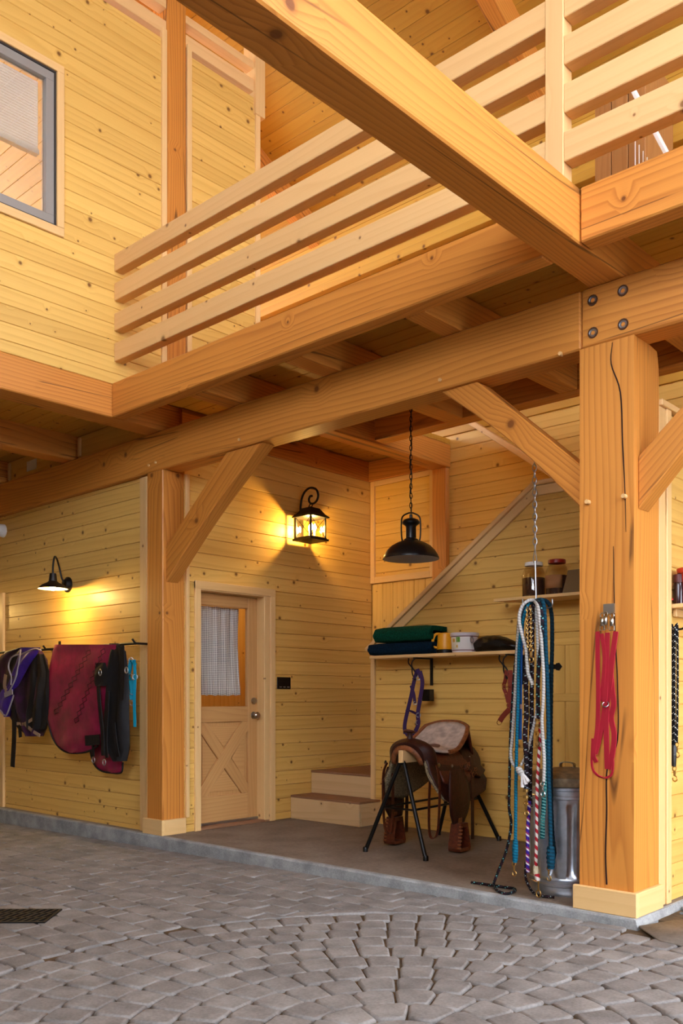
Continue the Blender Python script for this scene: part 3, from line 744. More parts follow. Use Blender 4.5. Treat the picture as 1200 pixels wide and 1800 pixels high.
# unseen rest of the barn: front and right walls, openings sized to shape daylight
wf = tag(abox('wall_front', -8, 8, -8.1, -8, -.2, 3.2, PLAS, ch=0), kind='structure')
abox('wall_core', -8, 3.2, -8.1, -8, 3.2, 7.9, PLAS, wf, ch=0); abox('wall_core', 3.2, 8, -8.1, -8, 7.2, 7.9, PLAS, wf, ch=0)
wfr = tag(abox('wall_far_right', 8, 8.1, 1.0, 5, -.2, 9.7, PLAS, ch=0), kind='structure')
for y0_, y1_, z0_, z1_ in ((-8, 1.0, 7.3, 9.8), (-8, 1.0, 3.2, 3.9), (-8, -2.4, -.2, 3.2), (-8, -3.6, 3.9, 7.3)): abox('wall_core', 8, 8.1, y0_, y1_, z0_, z1_, PLAS, wfr, ch=0)
tag(abox('ground_outside', 8.1, 40, -30, 30, -.3, -.02, GRAV, ch=0), kind='structure')

# ------------------------------------------------------------------ door with crossbuck and curtained light
DX = -1.30
door = empty('door_1', (-1.25, .75, ZS), kind='structure')
for a in ((-1.225, -1.19, .326, .39, ZS, 2.20), (-1.225, -1.19, 1.205, 1.268, ZS, 2.20)): abox('casing', *a, TRIMW, door)
abox('casing', -1.225, -1.188, .326, 1.268, 2.135, 2.205, TRIMW, door)
abox('jamb', -1.42, -1.20, 1.135, 1.205, ZS, 2.15, TRIMW, door); abox('jamb', -1.42, -1.20, .375, .392, ZS, 2.15, TRIMW, door); abox('jamb', -1.42, -1.20, .39, 1.137, 2.125, 2.14, TRIMW, door)
y0, y1, zb, zt = .392, 1.135, .085, 2.122
leaf = empty('leaf', (DX, .76, zb)); leaf.parent = door; leaf.matrix_parent_inverse = WM[door.name].inverted()
abox('stile', DX-.045, DX, y0, y0+.075, zb, zt, DOORW, leaf); abox('stile', DX-.045, DX, 1.022, y1, zb, zt, DOORW, leaf)
for z0, z1 in ((2.015, zt), (.975, 1.115), (zb, .315)): abox('rail', DX-.045, DX-.001, y0+.075, 1.022, z0, z1, DOORW, leaf)
abox('panel', DX-.035, DX-.025, y0+.075, 1.022, .315, .975, DOORW, leaf, ch=0)
ya, yb_, za, zc = y0+.075, 1.022, .315, .975
def cross(p, q, x1, nm):
    d = (Vector((0, q[0]-p[0], q[1]-p[1]))); L = d.length/2+.02; d.normalize(); w = .055
    Mx = frameM((x1-.03, (p[0]+q[0])/2, (p[1]+q[1])/2), d, Vector((1, 0, 0)).cross(d))
    # clip the ends to the panel opening
    pts = []
    ex = d; ey = Vector((1, 0, 0)).cross(d)
    import itertools
    poly = [(-L, -w), (L, -w), (L, w), (-L, w)]
    wp = [Vector((0, (p[0]+q[0])/2, (p[1]+q[1])/2))+ex*a+ey*b for a, b in poly]
    def clip(P, f):
        out = []
        for i in range(len(P)):
            A, B = P[i], P[(i+1) % len(P)]; fa, fb = f(A), f(B)
            if fa >= 0: out.append(A)
            if fa*fb < 0: out.append(A.lerp(B, fa/(fa-fb)))
        return out
    for f in (lambda v: v.y-ya, lambda v: yb_-v.y, lambda v: v.z-za, lambda v: zc-v.z): wp = clip(wp, f)
    mid = Vector((0, (p[0]+q[0])/2, (p[1]+q[1])/2))
    return prism(nm, [((v-mid).dot(ex), (v-mid).dot(ey)) for v in wp], .03, Mx, DOORW, leaf, ch=.003)
cross((ya, zc), (yb_, za), DX-.004, 'crossbuck'); cross((ya, za), (yb_, zc), DX-.001, 'crossbuck')
tri = [((ya+yb_)/2, zc-.06, 1), ((ya+yb_)/2, za+.06, -1)]
for k, pts in enumerate(([(ya+.10, zc-.035), (yb_-.10, zc-.035), ((ya+yb_)/2, (za+zc)/2+.10)], [(ya+.10, za+.035), (yb_-.10, za+.035), ((ya+yb_)/2, (za+zc)/2-.10)],
                        [(ya+.03, za+.12), (ya+.03, zc-.12), ((ya+yb_)/2-.09, (za+zc)/2)], [(yb_-.03, za+.12), (yb_-.03, zc-.12), ((ya+yb_)/2+.09, (za+zc)/2)])):
    if k == 1: pts = pts[::-1]
    prism('raised_panel', [(a-.7, b-.6) for a, b in pts], .012, frameM((DX-.026, .7, .6), (0, 1, 0), (0, 0, 1)), DOORW, leaf, ch=.004)
abox('pane', DX-.026, DX-.022, y0+.075, 1.022, 1.115, 2.015, glassy('door_glass', (.97, .97, .95), .04), leaf, ch=0)
M90 = Matrix.Rotation(math.pi/2, 3, 'Y')
for zz, pr in ((1.165, [(0, 0), (.03, 0), (.032, .008), (.026, .022), (.0, .026)]), (1.03, [(0, 0), (.034, 0), (.034, .008), (.014, .014), (.014, .03), (.03, .042), (.032, .058), (.022, .07), (0, .073)])):
    MB().lathe(pr, (DX, 1.088, zz), 18, M90).build('deadbolt' if zz > 1.1 else 'door_knob', NICKEL, leaf)
abox('threshold', -1.36, -1.20, .392, 1.2, ZS, ZS+.022, TREADW, door); abox('sill_strip', -1.302, -1.285, .392, 1.135, ZS+.022, zb+.003, STEEL, door)
# gingham curtain behind the glass
m, nt, p = nodes('gingham_cotton')
tc = N(nt, 'ShaderNodeTexCoord'); sp = N(nt, 'ShaderNodeSeparateXYZ'); nt.links.new(tc.outputs['UV'], sp.inputs[0])
a = math_(nt, 'LESS_THAN', math_(nt, 'FRACT', math_(nt, 'MULTIPLY', sp.outputs[0], 62)), .5); b = math_(nt, 'LESS_THAN', math_(nt, 'FRACT', math_(nt, 'MULTIPLY', sp.outputs[1], 62)), .5)
f = math_(nt, 'MULTIPLY', math_(nt, 'ADD', a, b), .5)
nt.links.new(ramp(nt, f, [(0, srgb(240, 234, 226)), (.5, srgb(200, 192, 188)), (1, srgb(120, 114, 120))]), p.inputs['Base Color']); p.inputs['Roughness'].default_value = .9
mb = MB(); rows = []; zz = [1.215+.8*i/14 for i in range(15)]
for z in zz:
    r = []
    for i in range(61):
        t = i/60; yy = .44+(.985-.44)*t-(.02*t*math.sin((z-1.2)*3.3) if t > .8 else 0)
        fold = .016*math.sin(t*31+1.5*math.sin(z*2))+.009*math.sin(t*67+z)
        r.append((-1.365+fold*(1.15-.5*(z-1.2)), yy, z+.004*math.sin(t*40) if z < 1.25 else z))
    rows.append(r)
o_ = len(mb.v); mb.loft(rows)
for i in range(15):
    for k in range(61): mb.uv[o_+i*61+k] = (k/60*.78, zz[i])
cur = mb.build('door_curtain', m, solid=.002); tag(cur, 'grey gingham curtain hanging behind the door glass', 'curtain')
tag(MB().tube([(-1.365, .42, 2.03), (-1.365, 1.01, 2.03)], .006, 8).build('curtain_rod', BRASS, cur))
# room behind the door, lit by its own lamp
tag(abox('wall_hall', -2.75, -2.65, .3, 2.6, 0, 3.0, PINE, ch=0), kind='structure')
# switch plate
sw = empty('switch_plate', (-1.2, 1.39, 1.27), 0, 'black three-gang switch plate on the siding beside the door', 'switch')
abox('plate', -1.2105, -1.202, 1.30, 1.475, 1.275, 1.388, plain('black_plastic', (10, 10, 11), .35), sw)
for i in range(3): abox('rocker', -1.202, -1.197, 1.325+.05*i, 1.355+.05*i, 1.29, 1.298, plain('switch_light', (150, 148, 142), .4) if i == 0 else MATS['switch_light'], sw)

# ------------------------------------------------------------------ steps and stair
st1 = empty('stair_step', (-.77, 1.6, ZS), 0, 'lowest pale pine step beside the door wall', 'step', 'steps')
abox('riser', -1.205, -.33, 1.475, 1.50, ZS, .245, STEPW, st1); abox('side_board', -.352, -.327, 1.50, 1.775, ZS, .245, STEPW, st1); abox('tread', -1.205, -.325, 1.472, 1.80, .245, .266, TREADW, st1)
st2 = empty('stair_step', (-.8, 2.2, .266), 0, 'second pale pine step forming the landing', 'step', 'steps')
abox('riser', -1.205, -.428, 1.755, 1.78, .266, .465, STEPW, st2); abox('tread', -1.205, -.42, 1.75, 2.66, .465, .487, TREADW, st2)
fl = empty('stair_flight', (.4, 2.2, .487), 0, 'flight of steps climbing right behind the under-stair wall', 'stairs')
for i in range(9):
    x0 = -.42+.26*i; z0 = .487+.187*i
    abox('riser', x0, x0+.02, 1.87, 2.59, z0, z0+.165, STEPW, fl); abox('tread', x0-.015, x0+.27, 1.87, 2.59, z0+.165, z0+.187, TREADW, fl)

# ------------------------------------------------------------------ lamps
GLOW = lambda nm, s, c=(1, .84, .58, 1): plain(nm, (255, 236, 200), .4, emit=(c, s))
def bulb_light(name, loc, e, col, par, r=.02):
    l = bpy.data.lights.new(name, 'POINT'); l.energy = e; l.color = col; l.shadow_soft_size = r
    o = bpy.data.objects.new(name, l); COL.objects.link(o); o.parent = par; o.matrix_parent_inverse = WM[par.name].inverted(); o.matrix_basis = Matrix.Translation(loc); WM[o.name] = o.matrix_basis.copy()
    return o
hl = empty('hall_lamp', (-2.1, 1.5, 2.4), 0, 'bare bulb lamp in the room behind the door', 'lamp')
MB().ball((-2.1, 1.5, 2.4), .045).build('bulb', GLOW('hall_bulb', 20), hl); MB().tube([(-2.1, 1.5, 2.44), (-2.1, 1.5, 3.665)], .006, 6).build('cord', BLACK, hl)
bulb_light('hall_light', (-2.1, 1.5, 2.33), 14, (1, .7, .4), hl, .05)
# wall lantern
LC = Vector((-1.0, 1.60, 2.80))
lan = empty('wall_lantern', (-1.2, 1.6, 2.68), 0, 'lit black iron lantern hanging from a scroll bracket beside the door', 'lantern')
rb = Vector((.734, .679, 0)).normalized(); tw = math.radians(0)
yb0 = 1.585
abox('back_plate', -1.212, -1.195, yb0-.06, yb0+.06, 2.71, 2.95, BLACK, lan)
cx, cy = -1.045, yb0; hw = .098; z0, z1 = 2.70, 2.905
for sx in (-1, 1):
    for sy in (-1, 1): abox('corner_bar', cx+sx*hw-.007, cx+sx*hw+.007, cy+sy*hw-.007, cy+sy*hw+.007, z0, z1, BLACK, lan, ch=0)
mb = MB(); mb.box(cx-hw-.025, cx+hw+.025, cy-hw-.025, cy+hw+.025, z0-.018, z0); mb.box(cx-hw-.01, cx+hw+.01, cy-hw-.01, cy+hw+.01, z0, z0+.012); mb.build('base', BLACK, lan, smooth=False)
mb = MB(); e = hw+.03; rr = []
for k, (s_, z) in enumerate(((e, z1-.004), (e, z1+.006), (e*.78, z1+.03), (.06, z1+.088), (.03, z1+.093), (.012, z1+.105))):
    rr.append([(cx-s_, cy-s_, z), (cx+s_, cy-s_, z), (cx+s_, cy+s_, z), (cx-s_, cy+s_, z)])
mb.loft(rr, closed=True); mb.build('roof', BLACK, lan, smooth=False)
pg = glassy('lantern_glass', (1, .97, .9), .06)
for k, (a_, b_) in enumerate((((cx-hw, cy-hw), (cx+hw, cy-hw)), ((cx+hw, cy-hw), (cx+hw, cy+hw)), ((cx+hw, cy+hw), (cx-hw, cy+hw)), ((cx-hw, cy+hw), (cx-hw, cy-hw)))):
    g = MB(); g.add([(a_[0], a_[1], z0+.01), (b_[0], b_[1], z0+.01), (b_[0], b_[1], z1), (a_[0], a_[1], z1)], [(0, 1, 2, 3)])
    pn = g.build('pane', pg, lan, smooth=False, solid=.002)
    if k < 2:
        g = MB(); g.tube([(*a_, z0+.012), (*b_, z1-.004)], .0026, 5); g.tube([(*b_, z0+.012), (*a_, z1-.004)], .0026, 5); g.build('cross_bar', BLACK, pn)
# scroll bracket
sc = [(-1.20, 2.93), (-1.185, 2.97), (-1.178, 3.04), (-1.162, 3.11), (-1.12, 3.165), (-1.05, 3.19), (-.975, 3.165), (-.945, 3.11), (-.96, 3.06), (-1.005, 3.035), (-1.05, 3.045), (-1.068, 3.08), (-1.05, 3.11), (-1.025, 3.108)]
MB().tube(smoothpath([(a_, yb0, b_) for a_, b_ in sc], 5), .0105, 8).build('scroll_arm', BLACK, lan)
MB().tube(smoothpath([(cx+.022*math.cos(t), cy+.012*math.sin(t), 3.018+.024*math.sin(t)) for t in [i*math.pi/6 for i in range(12)]], 2, True), .005, 6, closed=True).build('ring', BLACK, lan)
MB().tube([(-1.195, yb0, 2.88), (cx-hw, cy, 2.88)], .008, 6).build('stay', BLACK, lan)
for k, (dx, dy) in enumerate(((-.03, .02), (.03, -.02), (.02, .035))):
    MB().lathe([(.011, 0), (.011, .07)], (cx+dx, cy+dy, z0+.012), 10).build('candle', WHITE, lan)
    MB().lathe([(.006, 0), (.014, .012), (.016, .03), (.009, .055), (0, .07)], (cx+dx, cy+dy, z0+.082), 10).build('bulb', GLOW('lantern_bulb', 60) if k == 0 else MATS['lantern_bulb'], lan)
bulb_light('lantern_light', (cx, cy, 2.815), 38, (1, .62, .16), lan, .025)
# gooseneck sconce on the blanket wall
px = at(120, 1028, Y=.06); sy_ = -.2
scn = empty('gooseneck_sconce', (px.x, .06, px.z), 0, 'lit dark gooseneck barn sconce above the horse blankets', 'sconce')
MX = Matrix.Rotation(math.pi/2, 3, 'X')
MB().lathe([(0, 0), (.075, 0), (.075, .012), (.06, .022), (.045, .045), (.02, .05), (0, .05)], (px.x, .06, px.z), 20, MX).build('wall_plate', BLACK, scn)
hd = at(93, 1030, Y=sy_); hx, hz = hd.x, hd.z
MB().tube(smoothpath([(px.x, .02, px.z+.01), (px.x, -.01, px.z+.06), (px.x-.01, -.03, px.z+.16), (px.x+.02, -.07, px.z+.225), ((px.x+hx)/2, -.13, px.z+.24), (hx-.01, -.185, px.z+.20), (hx, sy_, px.z+.12), (hx, sy_, hz+.06)], 6), .0085, 8).build('gooseneck', BLACK, scn)
MB().lathe([(0, .115), (.03, .115), (.033, .09), (.038, .045), (.055, .03), (.10, .01), (.135, -.022), (.14, -.028), (.135, -.026), (.095, .004), (.05, .022), (0, .026)], (hx, sy_, hz), 28).build('shade', plain('bronze_enamel', (34, 28, 25), .4, .4), scn)
MB().lathe([(.133, -.026), (.095, .002), (.05, .020), (0, .022)], (hx, sy_, hz-.001), 28).build('shade_lining', plain('white_enamel', (238, 232, 220), .4), scn)
MB().ball((hx, sy_, hz-.008), .03, .03, .036, 12, 8).build('bulb', GLOW('sconce_bulb', 50), scn)
bulb_light('sconce_light', (hx, sy_, hz-.05), 24, (1, .62, .18), scn, .03)
# pendant
pc = Vector((0.781, 0.810, 2.235)); PS = 1.0625
pen = empty('pendant_lamp', pc, 0, 'unlit black dome pendant lamp hanging on a chain', 'lamp')
dome = [(.199, 0), (.2, .006), (.19, .028), (.172, .06), (.14, .092), (.10, .115), (.07, .126), (.052, .132), (.05, .14), (.038, .148), (.036, .225), (.04, .235), (.06, .25), (.062, .262), (.052, .278), (.03, .287), (.012, .29), (.011, .315), (0, .32)]
MB().lathe([(a_*PS, b_*PS) for a_, b_ in dome], pc, 36).build('dome_shade', plain('black_enamel', (22, 22, 24), .32, .2), pen)
MB().lathe([(a_*PS, b_*PS) for a_, b_ in [(.197, .001), (.186, .026), (.168, .057), (.136, .088), (.09, .11), (0, .118)]], pc, 36).build('shade_lining', plain('grey_lining', (176, 170, 160), .5), pen)
hang = smoothpath([(-.058, .12), (-.066, .16), (-.068, .24), (-.06, .30), (-.02, .325), (0, .327), (.02, .325), (.06, .30), (.068, .24), (.066, .16), (.058, .12)], 4)
MB().tube([pc+PS*Vector((a_.x*.734, a_.x*.679, a_.y)) for a_ in [Vector(q) for q in [(h[0], h[1], 0) for h in hang]]], .006, 7).build('yoke', BLACK, pen)
def chain(path_pts, pitch, rw, rt, name, mat, par):
    mb = MB(); L = resample(path_pts, pitch)
    for i in range(len(L)-1):
        a_, b_ = L[i], L[i+1]; d = (b_-a_).normalized(); sd = Vector((.734, .679, 0)) if i % 2 else Vector((-.679, .734, 0)); m_ = (a_+b_)/2; hl = pitch*.66
        mb.tube([m_+d*(hl*math.sin(t))+sd*(rw*math.cos(t)) for t in [k*math.pi/5 for k in range(10)]], rt, 5, closed=True)
    return mb.build(name, mat, par)
chain([pc+Vector((0, 0, .35)), pc+Vector((0, 0, .8)), Vector((pc.x, pc.y, 3.425))], .036, .0095, .0032, 'chain', BLACK, pen)
MB().tube(smoothpath([pc+Vector((.006*math.sin(k*2.1), .006*math.cos(k*1.7), .34+k*.075)) for k in range(12)]+[Vector((pc.x, pc.y, 3.425))], 3), .0035, 6).build('cord', BLACK, pen)
MB().lathe([(0, 3.431), (.035, 3.431), (.03, 3.415), (.01, 3.405), (0, 3.405)], (pc.x, pc.y, 0), 16).build('ceiling_cup', BLACK, pen)
# round white lamp just inside the left picture edge
wl_ = at(-3, 932, Y=.0)
tag(MB().lathe([(0, .09), (.04, .085), (.065, .06), (.07, 0), (.06, -.05)], (wl_.x, .06, wl_.z), 20, MX).build('round_wall_light', WHITE), 'small round white fixture at the left picture edge', 'fixture')
trim(-4.20, -4.06, .035, .08, ZS-.01, 2.30)

for dx_, lb in ((-2.3, 'added unseen gooseneck sconce warming the blanket wall beyond the left picture edge'),):
    copy_tree(scn, Matrix.Translation((dx_, 0, 0)), lb)  # extra unseen sconce, added for warm light on the lower walls
for x_, lb in ((-4.5, 'added unseen gooseneck sconce on the opposite wall, left of the viewer'), (-.5, 'added unseen gooseneck sconce on the opposite wall, behind the viewer')):
    c_ = copy_tree(scn, Matrix.Translation((x_, -7.94, 0)) @ Matrix.Rotation(math.pi, 4, 'Z') @ Matrix.Translation((-px.x, 0, 0)), lb)  # two more unseen copies, added as warm fill

# ------------------------------------------------------------------ shelf over the saddle, and what lies on it
sh = empty('wall_shelf', (.5, 1.6, 1.35), 0, 'pale pine shelf on iron brackets over the saddle', 'shelf')
abox('board', -.225, 1.27, 1.49, 1.755, 1.535, 1.562, TRIMW, sh)
for x in (.27, 1.18):
    b = MB(); b.box(x-.012, x+.012, 1.735, 1.748, 1.30, 1.535); b.box(x-.012, x+.012, 1.50, 1.748, 1.525, 1.535)
    b.build('bracket', BLACK, sh, smooth=False)
    hk = MB(); pts = smoothpath([(x-.02, 1.54, 1.53), (x-.045, 1.53, 1.50), (x-.05, 1.53, 1.46), (x-.02, 1.53, 1.42), (x, 1.53, 1.38), (x-.015, 1.53, 1.345), (x-.04, 1.53, 1.36)], 4)
    hk.tube(pts, .006, 6); pts = smoothpath([(x-.09, 1.54, 1.53), (x-.085, 1.53, 1.49), (x-.05, 1.53, 1.45), (x-.045, 1.53, 1.40), (x-.015, 1.53, 1.345)], 4); hk.tube(pts, .006, 6)
    hk.build('twisted_hook', BLACK, sh)
def folded(name, x0, x1, prof, t, mat, label, cat):
    P = smoothpath([(0, a, b) for a, b in prof], 6); rows = []
    n = 8
    for i in range(n+1):
        x = x0+(x1-x0)*i/n; ring = []
        up = []; dn = []
        for k, p_ in enumerate(P):
            tg = (P[min(k+1, len(P)-1)]-P[max(k-1, 0)]).normalized(); nr = Vector((0, -tg.z, tg.y))
            e = t/2*(.72 if i in (0, n) else 1)
            jit = .004*math.sin(i*2.3+k*.7)
            up.append(Vector((x+jit, p_.y, p_.z))+nr*e); dn.append(Vector((x+jit, p_.y, p_.z))-nr*e)
        rows.append(up+dn[::-1])
    o = MB().loft(rows, closed=True).build(name, mat); return tag(o, label, cat)
folded('folded_blanket', -.24, .46, [(1.73, 1.585), (1.55, 1.585), (1.51, 1.60), (1.505, 1.625), (1.53, 1.645), (1.73, 1.645)], .046, plain('navy_wool', (10, 38, 58), .95, nscale=90, namt=.2, bump=.3, spec=.1), 'navy folded blanket at the left end of the shelf', 'blanket')
folded('folded_blanket', -.17, .45, [(1.72, 1.70), (1.54, 1.70), (1.505, 1.715), (1.50, 1.745), (1.52, 1.772), (1.56, 1.778), (1.72, 1.775)], .056, plain('green_wool', (8, 74, 54), .95, nscale=90, namt=.2, bump=.3, spec=.1), 'dark green folded blanket lying on the navy one', 'blanket')
# yellow lantern torch
tr = empty('lantern_torch', (.50, 1.60, 1.562), 0, 'yellow plastic lantern torch standing on the shelf', 'torch')
YEL = plain('yellow_plastic', (232, 160, 30), .4); c = Vector((.52, 1.6, 1.562))
MB().lathe([(0, 0), (.075, 0), (.076, .03), (.07, .034)], c, 18).build('lens_ring', MATS['black_plastic'], tr)
MB().lathe([(.07, .034), (.072, .05), (.066, .10), (.062, .165), (.05, .172), (0, .172)], c, 18).build('body', YEL, tr)
MB().tube(smoothpath([c+Vector((-.05, -.045, .05)), c+Vector((-.075, -.065, .06)), c+Vector((-.078, -.068, .11)), c+Vector((-.06, -.055, .16)), c+Vector((-.03, -.03, .165))], 5), .011, 8).build('handle', YEL, tr)
# white tub
tb = empty('feed_tub', (.71, 1.6, 1.562), 0, 'white plastic tub with yellow and green label on the shelf', 'tub')
c = Vector((.715, 1.6, 1.562)); WP = plain('tub_plastic', (226, 220, 214), .4)
MB().lathe([(0, 0), (.098, 0), (.104, .02), (.112, .145), (0, .145)], c, 28).build('body', WP, tb)
MB().lathe([(.1125, .138), (.118, .138), (.119, .158), (.11, .164), (0, .164)], c, 28).build('lid', plain('tub_lid', (206, 196, 196), .4), tb)
for z0, z1 in ((.016, .022), (.128, .134)): MB().lathe([(.1045+.066*z0, z0), (.1055+.066*z0, (z0+z1)/2), (.1045+.066*z1, z1)], c, 28).build('band', plain('maroon_print', (96, 24, 34), .5) if z0 < .1 else MATS['maroon_print'], tb)
def patch(a0, a1, z0, z1, mat, nm):
    g = MB(); rr = [[c+Vector((r*math.cos(a), r*math.sin(a), z)) for a in [a0+(a1-a0)*k/8 for k in range(9)]] for z, r in ((z0, .1055+.064*z0), (z1, .1055+.064*z1))]
    g.loft(rr); g.build(nm, mat, tb, smooth=False, solid=.0006)
patch(-2.05, -1.45, .03, .123, plain('label_cream', (228, 216, 186), .6), 'label'); patch(-2.0, -1.72, .085, .112, plain('label_yellow', (206, 158, 60), .6), 'label'); patch(-1.62, -1.30, .083, .125, plain('label_green', (92, 140, 44), .6), 'label')
patch(-1.62, -1.5, .04, .06, MATS['label_yellow'], 'label')
# black soft bag
mb = MB(); rows = []
for i in range(15):
    t = i/14; x = .83+.41*t; env = math.sin(math.pi*min(1, .12+.88*t*.97))**.45
    h = (.15-.055*t)*env; w = .095*env; rows.append([(x, 1.62+w*math.cos(a)*(1+.1*math.sin(5*a+i)), 1.566+h/2+h/2*math.sin(a)*(1+.06*math.sin(3*a+i*1.3))) for a in [k*math.pi/8 for k in range(16)]])
bag = mb.loft(rows, closed=True).build('soft_bag', plain('black_nylon', (8, 8, 10), .4, nscale=30, namt=.2, bump=.5)); tag(bag, 'shiny black soft bag lying at the right end of the shelf', 'bag')
MB().tube([(.835+.0, 1.53+.02*math.cos(a), 1.66+.024*math.sin(a)) for a in [k*math.pi/6 for k in range(12)]], .004, 6, closed=True).build('ring', STEEL, bag)
# upper shelf behind the ropes
us = empty('wall_shelf', (1.8, 1.6, 1.93), 0, 'narrow pine shelf carrying two jars behind the hanging ropes', 'shelf')
prism('board', [(1.23, 1.755), (1.08, 1.47), (2.6, 1.47), (2.6, 1.755)], .022, Matrix.Translation((0, 0, 1.945)), TRIMW, us)
def jar(x, y, r, h, lidm, cont, label):
    j = empty('storage_jar', (x, y, 1.967), 0, label, 'jar'); c = Vector((x, y, 1.967))
    MB().lathe([(0, .004), (r*.95, .004), (r*.95, h*.55), (0, h*.56)], c, 20).build('contents', cont, j)
    MB().lathe([(0, 0), (r, 0), (r*1.02, h*.12), (r*1.02, h*.62), (r*.8, h*.82), (r*.72, h*.86), (r*.72, h*.92)], c, 22).build('glass_body', glassy('jar_glass', (.92, .88, .82), .1, .05) if 'jar_glass' not in MATS else MATS['jar_glass'], j)
    MB().lathe([(0, h*1.0), (r*.76, h*1.0), (r*.78, h*.97), (r*.78, h*.90), (r*.72, h*.9)], c, 20).build('lid', lidm, j)
    return j
jar(1.36, 1.60, .088, .27, WHITE, plain('brown_pellets', (74, 42, 24), .8, nscale=80), 'glass jar with white lid and brown contents on the upper shelf')
j2 = jar(1.56, 1.60, .085, .27, plain('red_lid', (140, 20, 14), .4), MATS['brown_pellets'], 'glass jar with red lid and paper label on the upper shelf')
g = MB(); g.loft([[Vector((1.56, 1.6, 1.967+z))+Vector((.0885*math.cos(a), .0885*math.sin(a), 0)) for a in [-2.5+1.9*k/8 for k in range(9)]] for z in (.05, .15)]); g.build('label', plain('paper_label', (150, 104, 62), .8), j2, solid=.0008)
pan = MB(); pan.loft([[(1.66, 1.5, 1.968), (1.98, 1.5, 1.968), (1.98, 1.70, 1.968), (1.66, 1.70, 1.968)], [(1.69, 1.53, 2.14), (1.98, 1.53, 2.14), (1.98, 1.67, 2.14), (1.69, 1.67, 2.14)]], closed=True)
tag(pan.build('metal_scoop', plain('dull_tin', (110, 104, 98), .35, .9), smooth=False), 'dull tin box lying beside the red-lidded jar', 'box')

# ------------------------------------------------------------------ saddle stand
std = empty('saddle_stand', (.78, 1.08, ZS), 0, 'black tubular saddle stand on the concrete floor', 'stand')
fa, fb, ba, bb = Vector((.547, .559, ZS+.008)), Vector((1.108, .565, ZS+.008)), Vector((.451, 1.60, ZS+.008)), Vector((.994, 1.68, ZS+.008))
ta, tb2 = Vector((.815, .66, .715)), Vector((.735, 1.48, .715))
TUBE = plain('black_steel_tube', (8, 9, 11), .4, .2)
for f_, t_, s in ((fa, ta, -1), (fb, ta, 1), (ba, tb2, -1), (bb, tb2, 1)):
    lg = MB().tube([t_+Vector((s*.02, 0, 0)), f_], .0155, 10).build('leg', TUBE, std)
    MB().lathe([(0, 0), (.019, 0), (.019, .03), (.0165, .035)], f_-Vector((0, 0, .008)), 10).build('rubber_foot', MATS['black_plastic'], lg)
for f_, g_, t_ in ((fa, fb, ta), (ba, bb, tb2)):
    MB().tube([t_.lerp(f_, .5), t_.lerp(g_, .5)], .008, 8).build('cross_bar', TUBE, std)
MB().tube([ta.lerp(fb, .5), tb2.lerp(bb, .5)], .009, 8).build('side_bar', TUBE, std); MB().tube([ta.lerp(fa, .5), tb2.lerp(ba, .5)], .009, 8).build('side_bar', TUBE, std)
beam2('ridge_board', ta+Vector((.002, -.02, .045)), tb2+Vector((-.006, .06, .045)), .04, .095, (0, 0, 1), PALE, std)
MB().tube([ta+Vector((-.02, 0, 0)), ta+Vector((.02, 0, 0))], .02, 8).build('head_bracket', TUBE, std)

# ------------------------------------------------------------------ western saddle (local x across, y along to the cantle, z up)
LEA = plain('brown_leather', (104, 46, 24), .42, nscale=40, namt=.14, bump=.2); LEA2 = plain('dark_leather', (62, 26, 16), .45, nscale=40, namt=.14, bump=.2)
SUEDE = plain('grey_suede', (206, 190, 176), .95, nscale=18, namt=.1, spec=.1); FLEECE = plain('sheepskin_fleece', (176, 160, 128), 1.0, nscale=120, namt=.2, bump=1, spec=.05)
TAN = plain('tan_leather', (150, 88, 50), .5, nscale=40, namt=.12)
SO = Vector((.785, 1.02, 0)); sdl = empty('western_saddle', SO, math.radians(5.5), 'brown western saddle with grey suede seat on the black stand', 'saddle')
SM = WM[sdl.name]
def sb(mb, name, mat, par=None, **k):
    mb.v = [tuple(SM @ Vector(v)) for v in mb.v]; return mb.build(name, mat, par or sdl, **k)
def interp(tab, t):
    for (a, *va), (b, *vb) in zip(tab, tab[1:]):
        if t <= b or (b, *vb) == tab[-1]:
            f = min(1, max(0, (t-a)/(b-a))); return [x+(y-x)*f for x, y in zip(va, vb)]
# skirts over fleece
def saddle_cloth(tab, t, n=24, y0=-.34, y1=.4, m=20):
    up = []; 
    for i in range(m+1):
        y = y0+(y1-y0)*i/m; zt, hw_, drop, splay = interp(tab, y); r = []
        for k in range(n+1):
            s = -1+2*k/n; a = abs(s)
            if a < .5: q = a/.5; x = hw_*math.sin(q*math.pi/2)*.92; z = zt-hw_*.85*(1-math.cos(q*math.pi/2))
            else: q = (a-.5)/.5; x = hw_*.92+splay*q; z = zt-hw_*.85-drop*q
            r.append(Vector((x*(1 if s > 0 else -1), y, z)))
        up.append(r)
    return up
fle = [(-.30, .80, .17, .05, .04), (-.2, .80, .2, .19, .07), (.05, .79, .21, .21, .08), (.3, .80, .21, .15, .07), (.42, .80, .2, .10, .06)]
sb(MB().loft(saddle_cloth(fle, .02, y0=-.285, y1=.39)), 'fleece_lining', FLEECE, solid=.022)
skt = [(-.30, .825, .18, .07, .05), (-.2, .82, .212, .2, .085), (-.02, .81, .222, .25, .10), (.15, .81, .222, .20, .09), (.36, .825, .222, .17, .09), (.44, .83, .21, .10, .07)]
sb(MB().loft(saddle_cloth(skt, .012, y0=-.28, y1=.44)), 'skirt', LEA2, solid=.012)
jky = [(-.18, .84, .20, .10, .05), (.05, .83, .215, .14, .08), (.24, .84, .215, .08, .05), (.30, .85, .2, .02, .02)]
sb(MB().loft(saddle_cloth(jky, .01, y0=-.17, y1=.30)), 'seat_jockey', LEA, solid=.014)
rjk = [(.18, .85, .2, .03, .03), (.32, .86, .225, .10, .07), (.46, .84, .215, .04, .04)]
